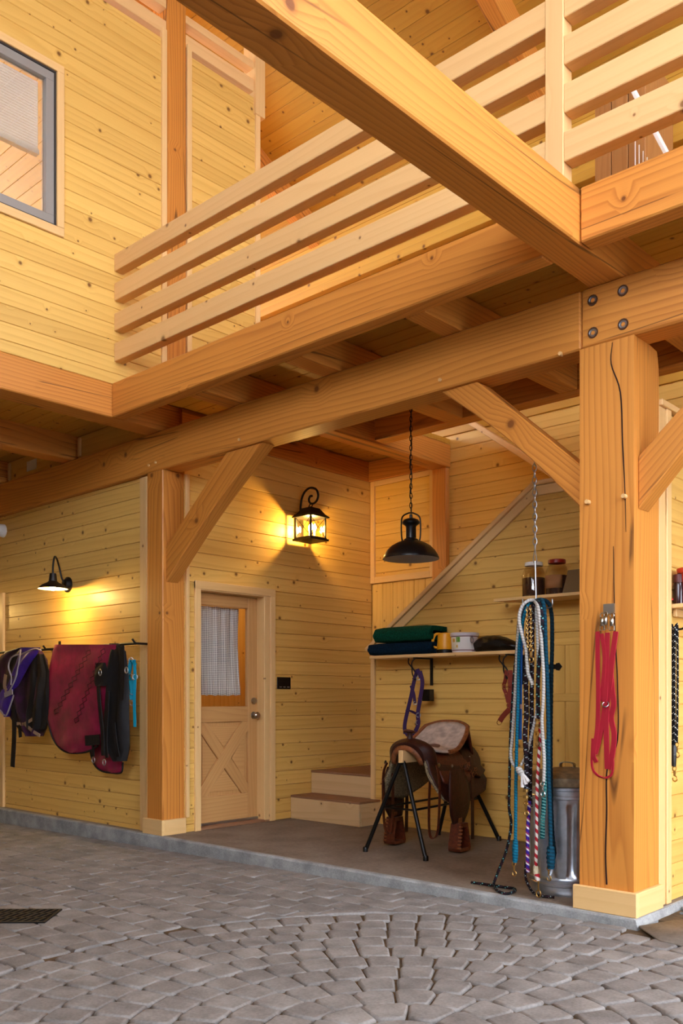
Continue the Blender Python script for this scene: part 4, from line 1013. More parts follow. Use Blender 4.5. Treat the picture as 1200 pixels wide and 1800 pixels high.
sb(MB().loft(saddle_cloth(rjk, .01, y0=.2, y1=.46)), 'rear_jockey', LEA2, solid=.014)
# fork: an arch with swelling shoulders
rows = []
for i in range(11):
    t = i/10; y = -.33+.16*t; prof = []
    hw_ = .145+.055*math.sin(math.pi*min(1, t*1.1)); top = .865+.03*math.sin(math.pi*t); n = 16
    for k in range(n+1):
        a = math.pi*k/n; prof.append(Vector((-hw_*math.cos(a)*(1+.12*math.sin(2*a)**2), y+.05*(1-math.sin(a)), .70+(top-.70)*math.sin(a)**.8)))
    inn = .10; ib = [Vector((inn*math.cos(math.pi*k/n), y+.05*(1-math.sin(math.pi*k/n)), .70+.10*math.sin(math.pi*k/n))) for k in range(n+1)]
    rows.append(prof+ib)
sb(MB().loft(rows, closed=True), 'fork', LEA2)
rows = [[Vector((.12*math.cos(math.pi*k/16)*s, -.338-.004*(s > .9)+.05*(1-math.sin(math.pi*k/16)), .70+.125*math.sin(math.pi*k/16)*s)) for k in range(17)] for s in (.84, 1.0, 1.16)]
sb(MB().loft(rows), 'gullet_binding', TAN, solid=.008)
hr = MB(); hr.lathe([(.032, .87), (.022, .90), (.019, .925), (.024, .935)], (0, -.26, 0), 14); sb(hr, 'horn_neck', LEA2)
hr = MB(); hr.lathe([(0, -.004), (.036, -.004), (.046, 0), (.047, .008), (.036, .016), (0, .018)], (0, -.268, .938), 20, Matrix.Rotation(math.radians(-12), 3, 'X')); sb(hr, 'horn_cap', LEA)
# seat: dished, climbing to the cantle
rows = []; m = 16
for i in range(m+1):
    t = i/m; y = -.15+.42*t; hw_ = .11+.115*math.sin(math.pi*min(1, .15+.62*t)); base = .845-.03*math.sin(math.pi*min(1, t*1.5))+.0
    rise = .155*max(0, (t-.45)/.55)**1.7; r = []
    for k in range(17):
        s = -1+2*k/16; edge = 1-abs(s)**2.2
        r.append(Vector((hw_*s, y+.05*t*(1-s*s), base-.05*abs(s)**2.5*(1-t)+rise*(1-.35*abs(s)**3)+.018*abs(s)**4*t)))
    rows.append(r)
seat_rows = rows
sb(MB().loft(rows), 'seat', SUEDE, solid=.012)
# cantle: leather rim and back
top = rows[-1]; rim = [p_+Vector((0, .012, .004)) for p_ in top]
side = [rows[i][-1] for i in range(4, m+1)]; sl = [rows[i][0] for i in range(4, m+1)]
path = [Vector(p_)+Vector((-.006, 0, .004)) for p_ in sl]+rim[1:-1]+[Vector(p_)+Vector((.006, 0, .004)) for p_ in side[::-1]]
sb(MB().tube(resample(path, .025), .017, 8), 'cantle_binding', TAN)
bk = [[p_+Vector((0, .02, 0)) for p_ in top], [Vector((p_.x*1.02, p_.y+.05, .90-.05*abs(p_.x)/.2)) for p_ in top], [Vector((p_.x*1.05, p_.y+.075, .84-.1*abs(p_.x)/.2)) for p_ in top]]
sb(MB().loft(bk), 'cantle_back', LEA, solid=.012)
# fenders, stirrup leathers, stirrups and straps on both sides
for s, nm in ((1, 'near'), (-1, 'far')):
    f_ = MB(); rows = []
    for i in range(13):
        t = i/12; z = .66-.40*t; w = .075+.075*math.sin(math.pi*min(1, .1+t*.8))*(1 if t < .85 else (1-t)/.15*.6+.4); x = .285+.02*math.sin(t*3)
        rows.append([Vector((s*(x-.008*abs(k-4)/4), -.05+w*(k-4)/4+.02*t, z)) for k in range(9)])
    sb(f_.loft(rows), 'fender', LEA2, solid=.01)
    sb(MB().strap([(s*.29, -.03, .30), (s*.292, -.03, .25)], .05, .016, (0, 1, 0)), 'stirrup_keeper', TAN)
    # stirrup: trapezoid ring, wide tread
    zt, zb_ = .262, .056; yc = -.03; xc = s*.29
    out = [(-.05, zt), (-.082, zb_+.02), (-.07, zb_), (.07, zb_), (.082, zb_+.02), (.05, zt)]
    inn = [(-.034, zt-.03), (-.062, zb_+.03), (-.055, zb_+.022), (.055, zb_+.022), (.062, zb_+.03), (.034, zt-.03)]
    W2 = .055
    st_ = MB()
    A = [Vector((xc+W2*.8*(1 if z > .2 else 1.15), yc+a, z)) for a, z in out]; B = [Vector((xc-W2*.8*(1 if z > .2 else 1.15), yc+a, z)) for a, z in out]
    C_ = [Vector((xc+W2*.8, yc+a, z)) for a, z in inn]; D_ = [Vector((xc-W2*.8, yc+a, z)) for a, z in inn]
    st_.loft([[a, c_, d_, b_] for a, b_, c_, d_ in zip(A, B, C_, D_)]+[[A[0], C_[0], D_[0], B[0]]], closed=True, capends=False)
    so = sb(st_, 'stirrup', LEA, smooth=False)
    lc = MB()
    for k in range(7):
        z = .08+.026*k; lc.box(xc+s*.04, xc+s*.052, yc-.083+.004*k, yc-.060+.004*k, z, z+.01)
        lc.box(xc+s*.04-.01, xc+s*.04+.02, yc-.086+.0045*k, yc-.078+.0045*k, z, z+.01)
    lo_ = sb(lc, 'lacing', TAN, so, smooth=False); lo_['kind'] = 'stuff'
    # rear billet
    sb(MB().strap(smoothpath([(s*.27, .17, .74), (s*.292, .16, .66), (s*.297, .155, .4), (s*.30, .15, .12)], 6), .04, .006, (0, 1, 0)), 'rear_billet', LEA2)
    sb(MB().strap(smoothpath([(s*.22, -.24, .70), (s*.245, -.25, .62), (s*.25, -.25, .45), (s*.235, -.25, .22), (s*.20, -.25, .165), (s*.165, -.25, .2), (s*.16, -.25, .4), (s*.165, -.24, .62)], 6), .028, .005, (0, 1, 0)), 'latigo_strap', LEA)
    for y, z, x, r in ((-.235, .70, .224, .018), (-.11, .69, .262, .013), (.2, .735, .235, .013)):
        cn = MB(); cn.lathe([(0, .006), (r*.5, .006), (r, 0)], (s*x+s*.012, y, z), 12, Matrix.Rotation(s*math.pi/2, 3, 'Y')); sb(cn, 'concho', STEEL)
    rg = MB(); rg.tube([(s*.28, -.09+.03*math.cos(a), .52+.03*math.sin(a)) for a in [k*math.pi/6 for k in range(12)]], .005, 6, closed=True); sb(rg, 'cinch_ring', STEEL)
# tooling on the near jockey
tl = MB(); random.seed(3)
for k in range(26):
    yy, zz_ = random.uniform(.02, .22), random.uniform(.60, .70)
    tl.tube([(.262+(.72-zz_)*.42, yy+.016*math.cos(a), zz_+.013*math.sin(a)) for a in [j_*math.pi/3+k for j_ in range(5)]], .0018, 4)
to = sb(tl, 'tooling', TAN); to['kind'] = 'stuff'

# ------------------------------------------------------------------ halters hanging under the shelf
def halter(name, label, pieces, mat, rings, hwm, cat='halter'):
    h = empty(name, (pieces[0][0][0][0], pieces[0][0][0][1], min(p_[2] for pc_ in pieces for p_ in pc_[0])), 0, label, cat)
    for k, (path, w) in enumerate(pieces): MB().strap(smoothpath(path, 5), w*1.45, .004, (.734, .679, 0) if k % 2 == 0 else (.9, .2, .1)).build('strap', mat, h)
    for q, r in rings: MB().tube([Vector(q)+Vector((.734*r*math.cos(a), .679*r*math.cos(a), r*math.sin(a))) for a in [j_*math.pi/5 for j_ in range(10)]], .0035, 6, closed=True).build('ring', hwm, h)
    return h
A_ = lambda u, v, y=1.53: tuple(at(u, v, Y=y))
PUR = plain('purple_webbing', (52, 26, 78), .7)
ph_ = halter('rope_halter', 'purple webbing halter hanging from the left shelf bracket', [
    ([A_(733, 1178), A_(727, 1200), A_(722, 1225), A_(716, 1250), A_(711, 1275), A_(712, 1290)], .022), ([A_(738, 1180), A_(742, 1200), A_(738, 1230), A_(734, 1255), A_(735, 1272), A_(728, 1288), A_(718, 1293), A_(711, 1282)], .024),
    ([A_(714, 1248), A_(722, 1250), A_(734, 1256)], .02), ([A_(722, 1205), A_(727, 1220), A_(729, 1236)], .018), ([A_(733, 1176), A_(737, 1184), A_(739, 1192)], .02)], PUR, [(A_(735, 1192), .016), (A_(729, 1236), .014), (A_(735, 1257), .018), (A_(734, 1270), .018)], STEEL)
b = MB(); q = Vector(A_(749, 1222, 1.6)); b.box(q.x-.045, q.x+.035, 1.60, 1.66, q.z-.05, q.z+.05); b.build('pad', MATS['black_nylon'], ph_, smooth=False)
RED2 = plain('russet_webbing', (128, 42, 22), .6)
halter('rope_halter', 'russet leather halter hanging from the right shelf bracket', [
    ([A_(890, 1178), A_(888, 1195), A_(885, 1207), A_(890, 1222), A_(893, 1235)], .02), ([A_(896, 1178), A_(897, 1200), A_(896, 1225), A_(895, 1245), A_(889, 1253), A_(883, 1260), A_(878, 1268)], .028), ([A_(887, 1208), A_(897, 1208)], .018)], RED2, [(A_(886, 1207), .016), (A_(895, 1207), .014), (A_(894, 1240), .018), (A_(877, 1270), .018), (A_(889, 1222), .012)], BRASS)

# ------------------------------------------------------------------ chain hanger with lead ropes
HY = .12
hg = empty('rope_hanger', tuple(at(940, 1060, Y=HY)), 0, 'steel chain and hook hanger under the brace, holding the ropes', 'hanger')
tp = at(939, 817, Y=HY)
chain([at(940, 968, Y=HY), at(939.5, 900, Y=HY), tp], .036, .0115, .003, 'chain', STEEL, hg)
MB().tube([tp+Vector((0, 0, .02)), tp, tp+Vector((.01, 0, -.012))], .005, 6).build('screw_eye', STEEL, hg)
MB().tube(smoothpath([at(940, 965, Y=HY), at(937.5, 978, Y=HY), at(937, 986, Y=HY), at(940, 990, Y=HY), at(943, 986, Y=HY), at(942, 978, Y=HY), at(940, 965, Y=HY)], 4), .003, 6).build('shackle', STEEL, hg)
MB().tube([at(940.5, 986, Y=HY), at(942, 1050, Y=HY), at(942, 1068, Y=HY)], .0048, 8).build('rod', STEEL, hg)
for u0, u1, y2 in ((942, 920, .03), (942, 969, .04), (942, 932, .22), (942, 958, .22)):
    a_ = at(942, 1066, Y=HY); b_ = at(u1, 1066, Y=y2); c_ = at(u1-(2 if u1 < 942 else -1), 1053, Y=y2-.01)
    MB().tube(smoothpath([a_, (a_+b_)/2+Vector((0, 0, -.01)), b_, c_], 5), .0042, 7).build('prong', STEEL, hg)
def rope(name, label, pts, r, mat, lobes=1.5, twist=70, step=.012, group='lead ropes on the hanger', n=9):
    P = [at(u, v, Y=y) if len(q) == 3 else Vector(q[:3]) for q in pts for (u, v, y) in [q[:3]]] if all(len(q) == 3 for q in pts) else [at(*q[:2], Y=q[2]) if len(q) == 3 else Vector(q[:3]) for q in pts]
    P = resample(smoothpath(P, 8), step)
    e = empty(name, tuple(P[-1]), 0, label, 'rope', group)
    MB().tube(P, r, n, lobes=lobes, twist=twist, lob=.16).build('cord', mat, e)
    return e, P
def snap(e, u, v, y, mat=BRASS, ln=.07, s=1):
    q = at(u, v, Y=y); b = MB()
    b.tube([q+Vector((.011*math.cos(a), .004*math.sin(a), .013*math.sin(a))) for a in [k*math.pi/5 for k in range(10)]], .003*s, 6, closed=True)
    b.tube([q+Vector((0, 0, -.012)), q+Vector((.001, 0, -.03)), q+Vector((0, 0, -.042))], lambda t: (.0055 if t < .6 else .004)*s, 8)
    b.tube(smoothpath([q+Vector((0, 0, -.04)), q+Vector((.012, 0, -.048)), q+Vector((.014, 0, -.062)), q+Vector((.004, 0, -.072)), q+Vector((-.008, 0, -.066)), q+Vector((-.01, 0, -.052))], 4), .0032*s, 6)
    return b.build('snap_hook', mat, e)
def knob(e, u0, v0, u1, v1, y, r, mat, nm='splice', twist=60):
    P = resample([at(u0, v0, Y=y), at(u1, v1, Y=y)], .006)
    return MB().tube(P, lambda t: r*(.75+.35*math.sin(math.pi*min(1, .12+t*.8))), 10, lobes=2, twist=twist, lob=.2).build(nm, mat, e)
TEAL = ropemat('teal_rope', [(6, 92, 118), (3, 66, 88), (8, 100, 124)], 60, 1.0); DTEAL = ropemat('deep_teal_rope', [(4, 62, 82), (3, 44, 60)], 50, 1.0)
WROPE = ropemat('white_rope', [(176, 171, 163), (140, 135, 129), (184, 180, 173)], 60, 1.0); BROPE = ropemat('black_fleck_rope', [(20, 14, 18), (34, 12, 20)], 26, 1.0, fleck=(140, 150, 152), fden=.26)
BROPE2 = ropemat('black_teal_fleck_rope', [(18, 16, 20), (18, 16, 20), (40, 20, 30)], 20, 1.0, fleck=(96, 160, 160), fden=.22)
PROPE = ropemat('purple_white_rope', [(52, 30, 128), (52, 30, 128), (142, 40, 96), (214, 206, 210)], 24, 1.0); RROPE = ropemat('red_white_rope', [(164, 34, 44), (212, 202, 190)], 21, 1.0)
GROPE = ropemat('green_mottled_rope', [(8, 86, 92), (70, 150, 146), (8, 70, 76)], 60, 1.0, fleck=(140, 190, 180), fden=.4)
e, P_ = rope('lead_rope', 'turquoise twisted lead rope on the left with a brass snap', [(934, 1058, .10), (926, 1066, .04), (917, 1100, .03), (912, 1140, .03), (911, 1190, .03), (910, 1240, .03), (908, 1300, .03), (906.5, 1370, .03), (906, 1430, .03), (905.5, 1480, .03)], .0105, TEAL)
knob(e, 905.5, 1476, 905, 1516, .03, .017, TEAL); snap(e, 903, 1518, .03)
e, P_ = rope('lead_rope', 'thick deep teal lead rope on the right reaching the bin', [(944, 1055, .10), (953, 1056, .03), (957, 1080, .02), (959, 1140, .02), (962, 1200, .02), (963.5, 1280, .02), (964, 1360, .02), (966, 1420, .02), (967.5, 1480, .02), (968, 1500, .02)], .0125, DTEAL)
knob(e, 967.5, 1488, 968, 1527, .02, .024, DTEAL); snap(e, 964, 1526, .02)
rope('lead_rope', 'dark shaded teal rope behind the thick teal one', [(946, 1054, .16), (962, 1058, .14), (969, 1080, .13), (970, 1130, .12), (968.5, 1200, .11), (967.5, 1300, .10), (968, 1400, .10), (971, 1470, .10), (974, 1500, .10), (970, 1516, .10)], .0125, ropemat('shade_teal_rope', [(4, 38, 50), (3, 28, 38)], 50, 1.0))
e, P_ = rope('lead_rope', 'white rope looped low at the left and tied in a knot', [(940, 1056, .12), (918, 1066, .07), (910, 1120, .06), (907, 1180, .055), (904, 1240, .05), (900, 1300, .045), (897.5, 1322, .04), (900, 1340, .035), (908, 1350, .03), (915, 1354, .02)], .0105, WROPE)
P2_ = resample(smoothpath([at(*q[:2], Y=q[2]) for q in [(915, 1346, .03), (924, 1328, .05), (932, 1300, .07), (940, 1265, .08), (944, 1235, .09), (945, 1150, .10), (941, 1062, .12)]], 8), .012)
MB().tube(P2_, .0095, 9, lobes=1.5, twist=70, lob=.16).build('cord', WROPE, e)
knob(e, 910, 1350, 918, 1362, .015, .02, WROPE, 'knot', 120)
for (u1, v1) in ((929, 1374), (918, 1384), (924, 1379)):
    MB().tube(smoothpath([at(915, 1357, Y=.015), at((915+u1)/2+1, 1366, Y=.01), at(u1, v1, Y=.008)], 5), lambda t: .007+.004*t, 8).build('tassel', plain('white_cotton', (208, 204, 200), .9) if 'white_cotton' not in MATS else MATS['white_cotton'], e)
rope('lead_rope', 'short white rope loop at the top left of the hanger', [(938, 1055, .08), (928, 1056, .03), (917, 1066, .01), (912, 1088, .0), (917, 1115, .0), (924, 1140, .0), (926, 1165, .0), (928, 1185, .005), (936, 1204, .01)], .011, WROPE)
e, P_ = rope('lead_rope', 'long white rope right of centre ending in a silver snap', [(938, 1056, .10), (945, 1066, .0), (949, 1100, -.005), (952, 1140, -.005), (955, 1190, -.005), (954, 1235, -.005), (952, 1265, .0), (954, 1300, .0), (956, 1340, .0), (955, 1374, .0)], .0105, WROPE)
snap(e, 953, 1378, .0, plain('silver', (214, 216, 220), .25, 1.0), s=1.2)
e, P_ = rope('lead_rope', 'black flecked rope in the centre front with a brass snap', [(940, 1056, .12), (948, 1062, .02), (952, 1090, .0), (951, 1130, .005), (946.5, 1170, .01), (945, 1215, .01), (946, 1264, .012)], .0125, BROPE2)
for v in (1265, 1275): MB().tube([at(944.5, v-2, Y=.012), at(944.5, v+3, Y=.012)], .0145, 10).build('ferrule', BRASS, e)
snap(e, 944, 1290, .01, s=1.3)
e, P_ = rope('lead_rope', 'long black flecked rope at far left trailing onto the floor', [(936, 1058, .14), (914, 1078, .11), (908, 1140, .10), (903, 1190, .10), (900, 1240, .10), (897, 1290, .10), (896, 1330, .10), (895, 1380, .10), (894.5, 1420, .10), (898, 1445, .10), (895, 1472, .10), (888, 1500, .10), (876, 1530, .09), (868, 1551, .08)], .009, BROPE2)
fl_ = [at(868, 1551, Y=.08)]+[at(u, v, Z=ZS+.009) for u, v in ((868, 1558), (875, 1566), (890, 1571), (903, 1567), (904, 1562), (890, 1560), (870, 1557), (850, 1554), (828, 1551))]
fl_ = [Vector((p_.x, p_.y, max(p_.z, ZS+.009))) for p_ in fl_]
MB().tube(resample(smoothpath(fl_, 6), .012), .009, 9, lobes=1.5, twist=70, lob=.16).build('tail', BROPE2, e)
e, P_ = rope('lead_rope', 'thick doubled black flecked rope in the middle of the bunch', [(939, 1057, .14), (931, 1080, .06), (927, 1130, .05), (924, 1200, .04), (925, 1255, .035), (922.5, 1290, .03), (924, 1320, .03), (925.5, 1345, .03), (924, 1386, .03)], .0155, BROPE)
for v in (1389, 1400): MB().tube([at(924, v-2, Y=.03), at(924, v+3, Y=.03)], .017, 10).build('ferrule', BRASS, e)
snap(e, 924, 1412, .025, s=1.4)
rope('lead_rope', 'second black flecked rope hanging beside the middle one', [(941, 1057, .15), (936, 1090, .11), (935, 1150, .10), (934, 1220, .10), (934, 1270, .09), (932, 1330, .09), (931, 1380, .09), (932, 1418, .09)], .014, BROPE)
e, P_ = rope('lead_rope', 'purple and white striped rope below the middle ropes', [(930, 1408, .07), (929, 1430, .06), (927, 1460, .05), (927, 1490, .05), (927, 1520, .05), (928, 1533, .05)], .012, PROPE)
P2_ = [at(924, 1515, Y=.09), at(923, 1538, Y=.09), at(927, 1553, Y=.08)]+[at(u, v, Z=ZS+.009) for u, v in ((936, 1568), (948, 1574), (962, 1576), (974, 1577))]
ee = empty('lead_rope', tuple(P2_[-1]), 0, 'black rope tail curling on the floor before the bin', 'rope', 'lead ropes on the hanger')
MB().tube(resample(smoothpath([Vector((p_.x, p_.y, max(p_.z, ZS+.008))) for p_ in P2_], 6), .012), .0085, 9, lobes=1.5, twist=70, lob=.16).build('cord', BROPE, ee)
e, P_ = rope('lead_rope', 'red and white striped rope with a long snap', [(949, 1270, .06), (948.5, 1300, .05), (946, 1340, .045), (944, 1380, .04), (943, 1420, .04), (943, 1460, .04), (942, 1500, .04), (941.5, 1524, .04)], .0105, RROPE)
knob(e, 941.5, 1522, 942, 1537, .04, .017, plain('cream_wrap', (196, 182, 150), .8), 'wrap'); MB().tube([at(943, 1536, Y=.04), at(945, 1548, Y=.04)], .016, 9).build('tail', RROPE, e)
q = at(946, 1548, Y=.04); sn = MB().tube([q, q+Vector((0, 0, -.055))], .005, 8); sn.tube([q+Vector((.014*math.cos(a), 0, -.075+.02*math.sin(a))) for a in [k*math.pi/6 for k in range(12)]], .0042, 6, closed=True); sn.build('snap_hook', BRASS, e)
e, P_ = rope('lead_rope', 'mottled sea-green rope hanging in front of the bin', [(957, 1300, .09), (957, 1370, .07), (955, 1420, .06), (953.5, 1445, .055), (953, 1474, .055)], .015, GROPE)
bs = empty('web_strap', tuple(at(914, 1300, Y=.08)), 0, 'flat bright blue webbing strap among the ropes', 'strap')
MB().strap(smoothpath([at(920, 1066, Y=.1), at(915.5, 1150, Y=.08), at(914.5, 1230, Y=.07), at(914, 1300, Y=.07)], 6), .018, .004, (.734, .679, 0)).build('webbing', plain('blue_webbing', (8, 84, 160), .7), bs)
MB().strap([at(914.6, 1238, Y=.066), at(914.5, 1246, Y=.066)], .02, .007, (.734, .679, 0)).build('keeper', plain('pink_keeper', (176, 140, 130), .7), bs)
cl = empty('lead_chain', tuple(at(933, 1165, Y=.0)), 0, 'doubled brass lead chain hanging in the rope loop', 'chain')
chain([at(926, 1066, Y=.0), at(927, 1110, Y=-.005), at(928, 1137, Y=-.01)], .013, .006, .0021, 'chain_strand', BRASS, cl); chain([at(932, 1064, Y=.0), at(933, 1110, Y=-.005), at(933, 1138, Y=-.01)], .013, .006, .0021, 'chain_strand', BRASS, cl)
snap(cl, 933, 1142, -.01, s=1.3)

# ------------------------------------------------------------------ galvanised bin
CC = Vector((2.315, .385, ZS)); can = empty('trash_can', CC, 0, 'galvanised steel dustbin with ribbed sides behind the ropes', 'bin')
mb = MB(); rows = []; prof = [(.0, .222), (.012, .225), (.02, .222), (.05, .223), (.055, .229), (.065, .229), (.07, .223), (.085, .223), (.09, .228), (.10, .228), (.105, .224), (.13, .225), (.16, .226), (.30, .229), (.45, .232), (.52, .234), (.535, .235), (.56, .236), (.565, .242), (.578, .242), (.583, .237), (.61, .238), (.615, .244), (.63, .244), (.635, .238), (.66, .239)]
for z, r in prof:
    row = []
    for k in range(156):
        a = 2*math.pi*k/156; f = 0
        if .12 < z < .54:
            env = min(1, (z-.12)/.03, (.54-z)/.03); f = -.02*env*max(0, math.cos(a*13))**.5 if math.cos(a*13) > 0 else 0
        row.append(CC+Vector(((r+f)*math.cos(a), (r+f)*math.sin(a), z)))
    rows.append(row)
for zf in (.2, .4): pass
MB().loft(rows, closed=True).build('body', GALV, can)
MB().lathe([(.247, .635), (.25, .64), (.25, .685), (.244, .69), (.235, .694), (.20, .71), (.12, .728), (.05, .735), (0, .736)], CC, 48).build('lid', plain('dusty_lid', (150, 128, 98), .5, .5, nscale=20), can)
MB().strap(smoothpath([CC+Vector((-.045, 0, .728)), CC+Vector((-.042, 0, .758)), CC+Vector((0, 0, .766)), CC+Vector((.042, 0, .758)), CC+Vector((.045, 0, .728))], 5), .03, .004, (0, 1, 0)).build('lid_handle', GALV, can)

# ------------------------------------------------------------------ red lead straps on the post
RED = plain('red_nylon', (170, 24, 44), .65); S_ = lambda u, v, y=-.02: tuple(at(u, v, Y=y))
rl = empty('lead_straps', S_(1065, 1368), 0, 'bundle of red nylon lead straps hanging on the large post', 'strap')
for pts, w in (([(1050, 1110), (1050, 1160), (1051, 1220), (1050, 1275), (1046, 1305), (1043, 1328), (1048, 1340)], .018), ([(1057, 1114), (1062, 1150), (1060, 1195), (1056, 1232)], .016),
               ([(1067, 1112), (1066, 1170), (1063, 1230), (1060, 1262), (1053, 1300), (1046, 1325)], .02), ([(1082, 1110), (1076, 1155), (1072, 1198), (1068, 1225), (1065, 1270), (1066, 1320), (1067, 1352)], .022),
               ([(1073, 1180), (1076, 1215), (1078, 1238), (1074, 1262), (1079, 1292), (1076, 1325), (1069, 1352)], .022), ([(1041, 1298), (1040, 1345), (1048, 1361), (1062, 1367), (1074, 1362), (1077, 1345), (1076, 1325)], .009)):
    MB().strap(smoothpath([S_(u, v, -.016-.004*(k % 3)) for k, (u, v) in enumerate(pts)], 6), w*1.35, .005, (.98, -.12, .05)).build('strap', RED, rl)
MB().box(S_(1059, 1060)[0], S_(1078, 1060)[0], -.014, -.0005, S_(1070, 1078)[2], S_(1070, 1061)[2]).build('hasp_plate', STEEL, rl, smooth=False)
for u, v in ((1058, 1082), (1064, 1080), (1075, 1082)):
    q = Vector(S_(u, v, -.03)); b = MB()
    b.tube([q+Vector((.011*math.cos(a), 0, .014*math.sin(a))) for a in [k*math.pi/5 for k in range(10)]], .0036, 6, closed=True); b.lathe([(.006, -.012), (.012, -.02), (.012, -.05), (.007, -.056)], q, 10)
    b.tube([q+Vector((-.012, 0, -.056)), q+Vector((-.013, 0, -.078)), q+Vector((.013, 0, -.078)), q+Vector((.012, 0, -.056)), q+Vector((0, 0, -.053))], .003, 6, closed=True); b.build('snap_hook', NICKEL, rl)
q = Vector(S_(1064, 1238, -.03)); MB().tube([q+Vector((.018*math.cos(a), .008*math.sin(a), .014*math.sin(a))) for a in [k*math.pi/6 for k in range(12)]], .003, 6, closed=True).build('d_ring', STEEL, rl)

# ------------------------------------------------------------------ shelf and ropes on the outer right wall
rs = empty('wall_shelf', (3.0, .8, 1.69), 0, 'pine shelf with red bucket on the outer right wall', 'shelf')
zsh = at(1176, 1068, Y=.475).z
abox('board', 2.902, 3.17, .475, 1.5, zsh-.004, zsh+.02, TRIMW, rs); abox('cleat', 2.902, 2.925, .52, 1.5, zsh-.05, zsh-.0045, TRIMW, rs)
bk_ = empty('bucket', (3.0, .55, zsh+.02), 0, 'orange-red plastic bucket on the outer shelf', 'bucket'); c = Vector((3.015, .56, zsh+.02)); RP = plain('red_plastic', (186, 52, 26), .4)
MB().lathe([(0, 0), (.062, 0), (.088, .19), (.085, .19), (.06, .006), (0, .006)], c, 28).build('body', RP, bk_); MB().lathe([(.086, .172), (.096, .172), (.098, .19), (.1, .196), (.096, .2), (.085, .2)], c, 28).build('rim', RP, bk_)
dj = empty('storage_jar', (2.94, .50, zsh+.02), 0, 'dark glass jar with maroon lid beside the bucket', 'jar'); c = Vector((2.942, .508, zsh+.02))
MB().lathe([(0, 0), (.03, 0), (.032, .1), (.026, .125)], c, 18).build('body', plain('dark_red_glass', (44, 12, 12), .15), dj); MB().lathe([(.026, .12), (.03, .12), (.03, .165), (0, .168)], c, 18).build('lid', plain('maroon_lid', (84, 30, 26), .4), dj)
tag(MB().lathe([(0, 0), (.03, 0), (.03, .012), (0, .014)], at(1181, 1056, Y=.51), 14).build('red_cap', plain('scarlet_plastic', (206, 62, 34), .4)), 'small scarlet cap lying at the near edge of the outer shelf', 'cap')
hk = at(1190, 1095, Y=.52); KR = ropemat('black_white_rope', [(14, 14, 16), (14, 14, 16), (14, 14, 16)], 30, 1.0, fleck=(206, 208, 204), fden=.2)
ih = empty('iron_hook', (2.9, .52, 1.6), 0, 'black curled iron hook holding the black ropes', 'hook')
MB().tube(smoothpath([(2.902, .54, 1.60), (2.93, .53, 1.585), (2.965, .52, 1.59), (2.99, .51, 1.62), (3.02, .51, 1.655), (3.05, .51, 1.65), (3.055, .51, 1.615)], 5), .006, 8).build('arm', BLACK, ih)
RY = .475
for k, (lb, u0, u1, vb) in enumerate((('black rope with white flecks on the outer wall, nearer the post', 1175, 1181, 1350), ('black rope with white flecks on the outer wall, nearer the frame edge', 1185, 1190, 1335))):
    e, P_ = rope('tie_rope', lb, [(u0-1, vb-8, RY), (u0, 1280, RY), (u0, 1180, RY), (u0+1, 1110, RY), (u0+3, 1099, RY+.005), (u1, 1104, RY+.01), (u1+.5, 1180, RY+.01), (u1, 1260, RY+.01), (u1-1, vb-30, RY+.01)], .0075, KR, group='ropes on the outer wall')
    knob(e, u0-1, vb-25, u0-1, vb+12, RY, .014, MATS['black_nylon'], 'sleeve', 5); snap(e, u0, vb+16, RY, s=1.3); snap(e, u1-1, vb-26, RY+.01, s=1.1)

# ------------------------------------------------------------------ horse blankets on the left wall rack
BY = -.09
rk = empty('blanket_rack', (-2.8, .05, 1.5), 0, 'black iron blanket rail on the left bay wall', 'rack')
MB().tube([(-4.3, BY, 1.655), (-1.47, BY, 1.655)], .012, 10).build('rail', BLACK, rk)
for x in (-1.475, -2.95, -4.25):
    b = MB(); b.box(x-.014, x+.014, .048, .06, 1.42, 1.74); b.build('bracket_plate', BLACK, rk, smooth=False); MB().tube([(x, .05, 1.655), (x, BY, 1.655), (x, BY-.03, 1.69)], .01, 8).build('bracket_arm', BLACK, rk)
def drape(rows, y, th, n=16, fold=.012, ff=9.0, seed=0, sub=3):
    """cloth hung over the rail, rows of (v, u_left, u_right) read at depth y"""
    R2 = []
    for (v0, a0, b0), (v1, a1, b1) in zip(rows, rows[1:]):
        for j_ in range(sub): t = j_/sub; R2.append((v0+(v1-v0)*t, a0+(a1-a0)*t, b0+(b1-b0)*t))
    R2.append(rows[-1]); out = []
    for i, (v, a, b_) in enumerate(R2):
        A, B = at(a, v, Y=y), at(b_, v, Y=y); fr = []; bk2 = []; g = min(1, .35+i/len(R2)*1.6)
        for k in range(n+1):
            s = k/n; p_ = A.lerp(B, s); e = math.sqrt(max(0, 1-(2*s-1)**4))
            w = fold*(math.sin(s*ff+seed+i*.12)+.5*math.sin(s*ff*2.3+i*.33+seed))*g+.006*math.sin(i*.8+s*3+seed)
            fr.append(p_+Vector((0, -th*e*g-w*e-.004, 0))); bk2.append(p_+Vector((0, th*.6*e*g-w*e*.5, 0)))
        out.append(fr+bk2[::-1][1:-1])
    return MB().loft(out, closed=True)
MAR = plain('maroon_nylon', (158, 30, 74), .38, nscale=9, namt=.12, bump=.35); BLK = plain('black_cloth', (16, 14, 17), .7, nscale=14, namt=.2, bump=.4)
hb = empty('horse_blanket', tuple(at(150, 1357, Y=-.1)), 0, 'quilted maroon horse blanket with black straps on the rail', 'blanket')
drape([(1133, 97, 205), (1145, 93, 204), (1175, 87, 200), (1200, 81, 196), (1225, 78, 190), (1250, 80, 186), (1275, 86, 182), (1295, 92, 178), (1310, 101, 172), (1319, 112, 160), (1323, 125, 147)], -.14, .035, 22, .006, 7, 1).build('body', MAR, hb)
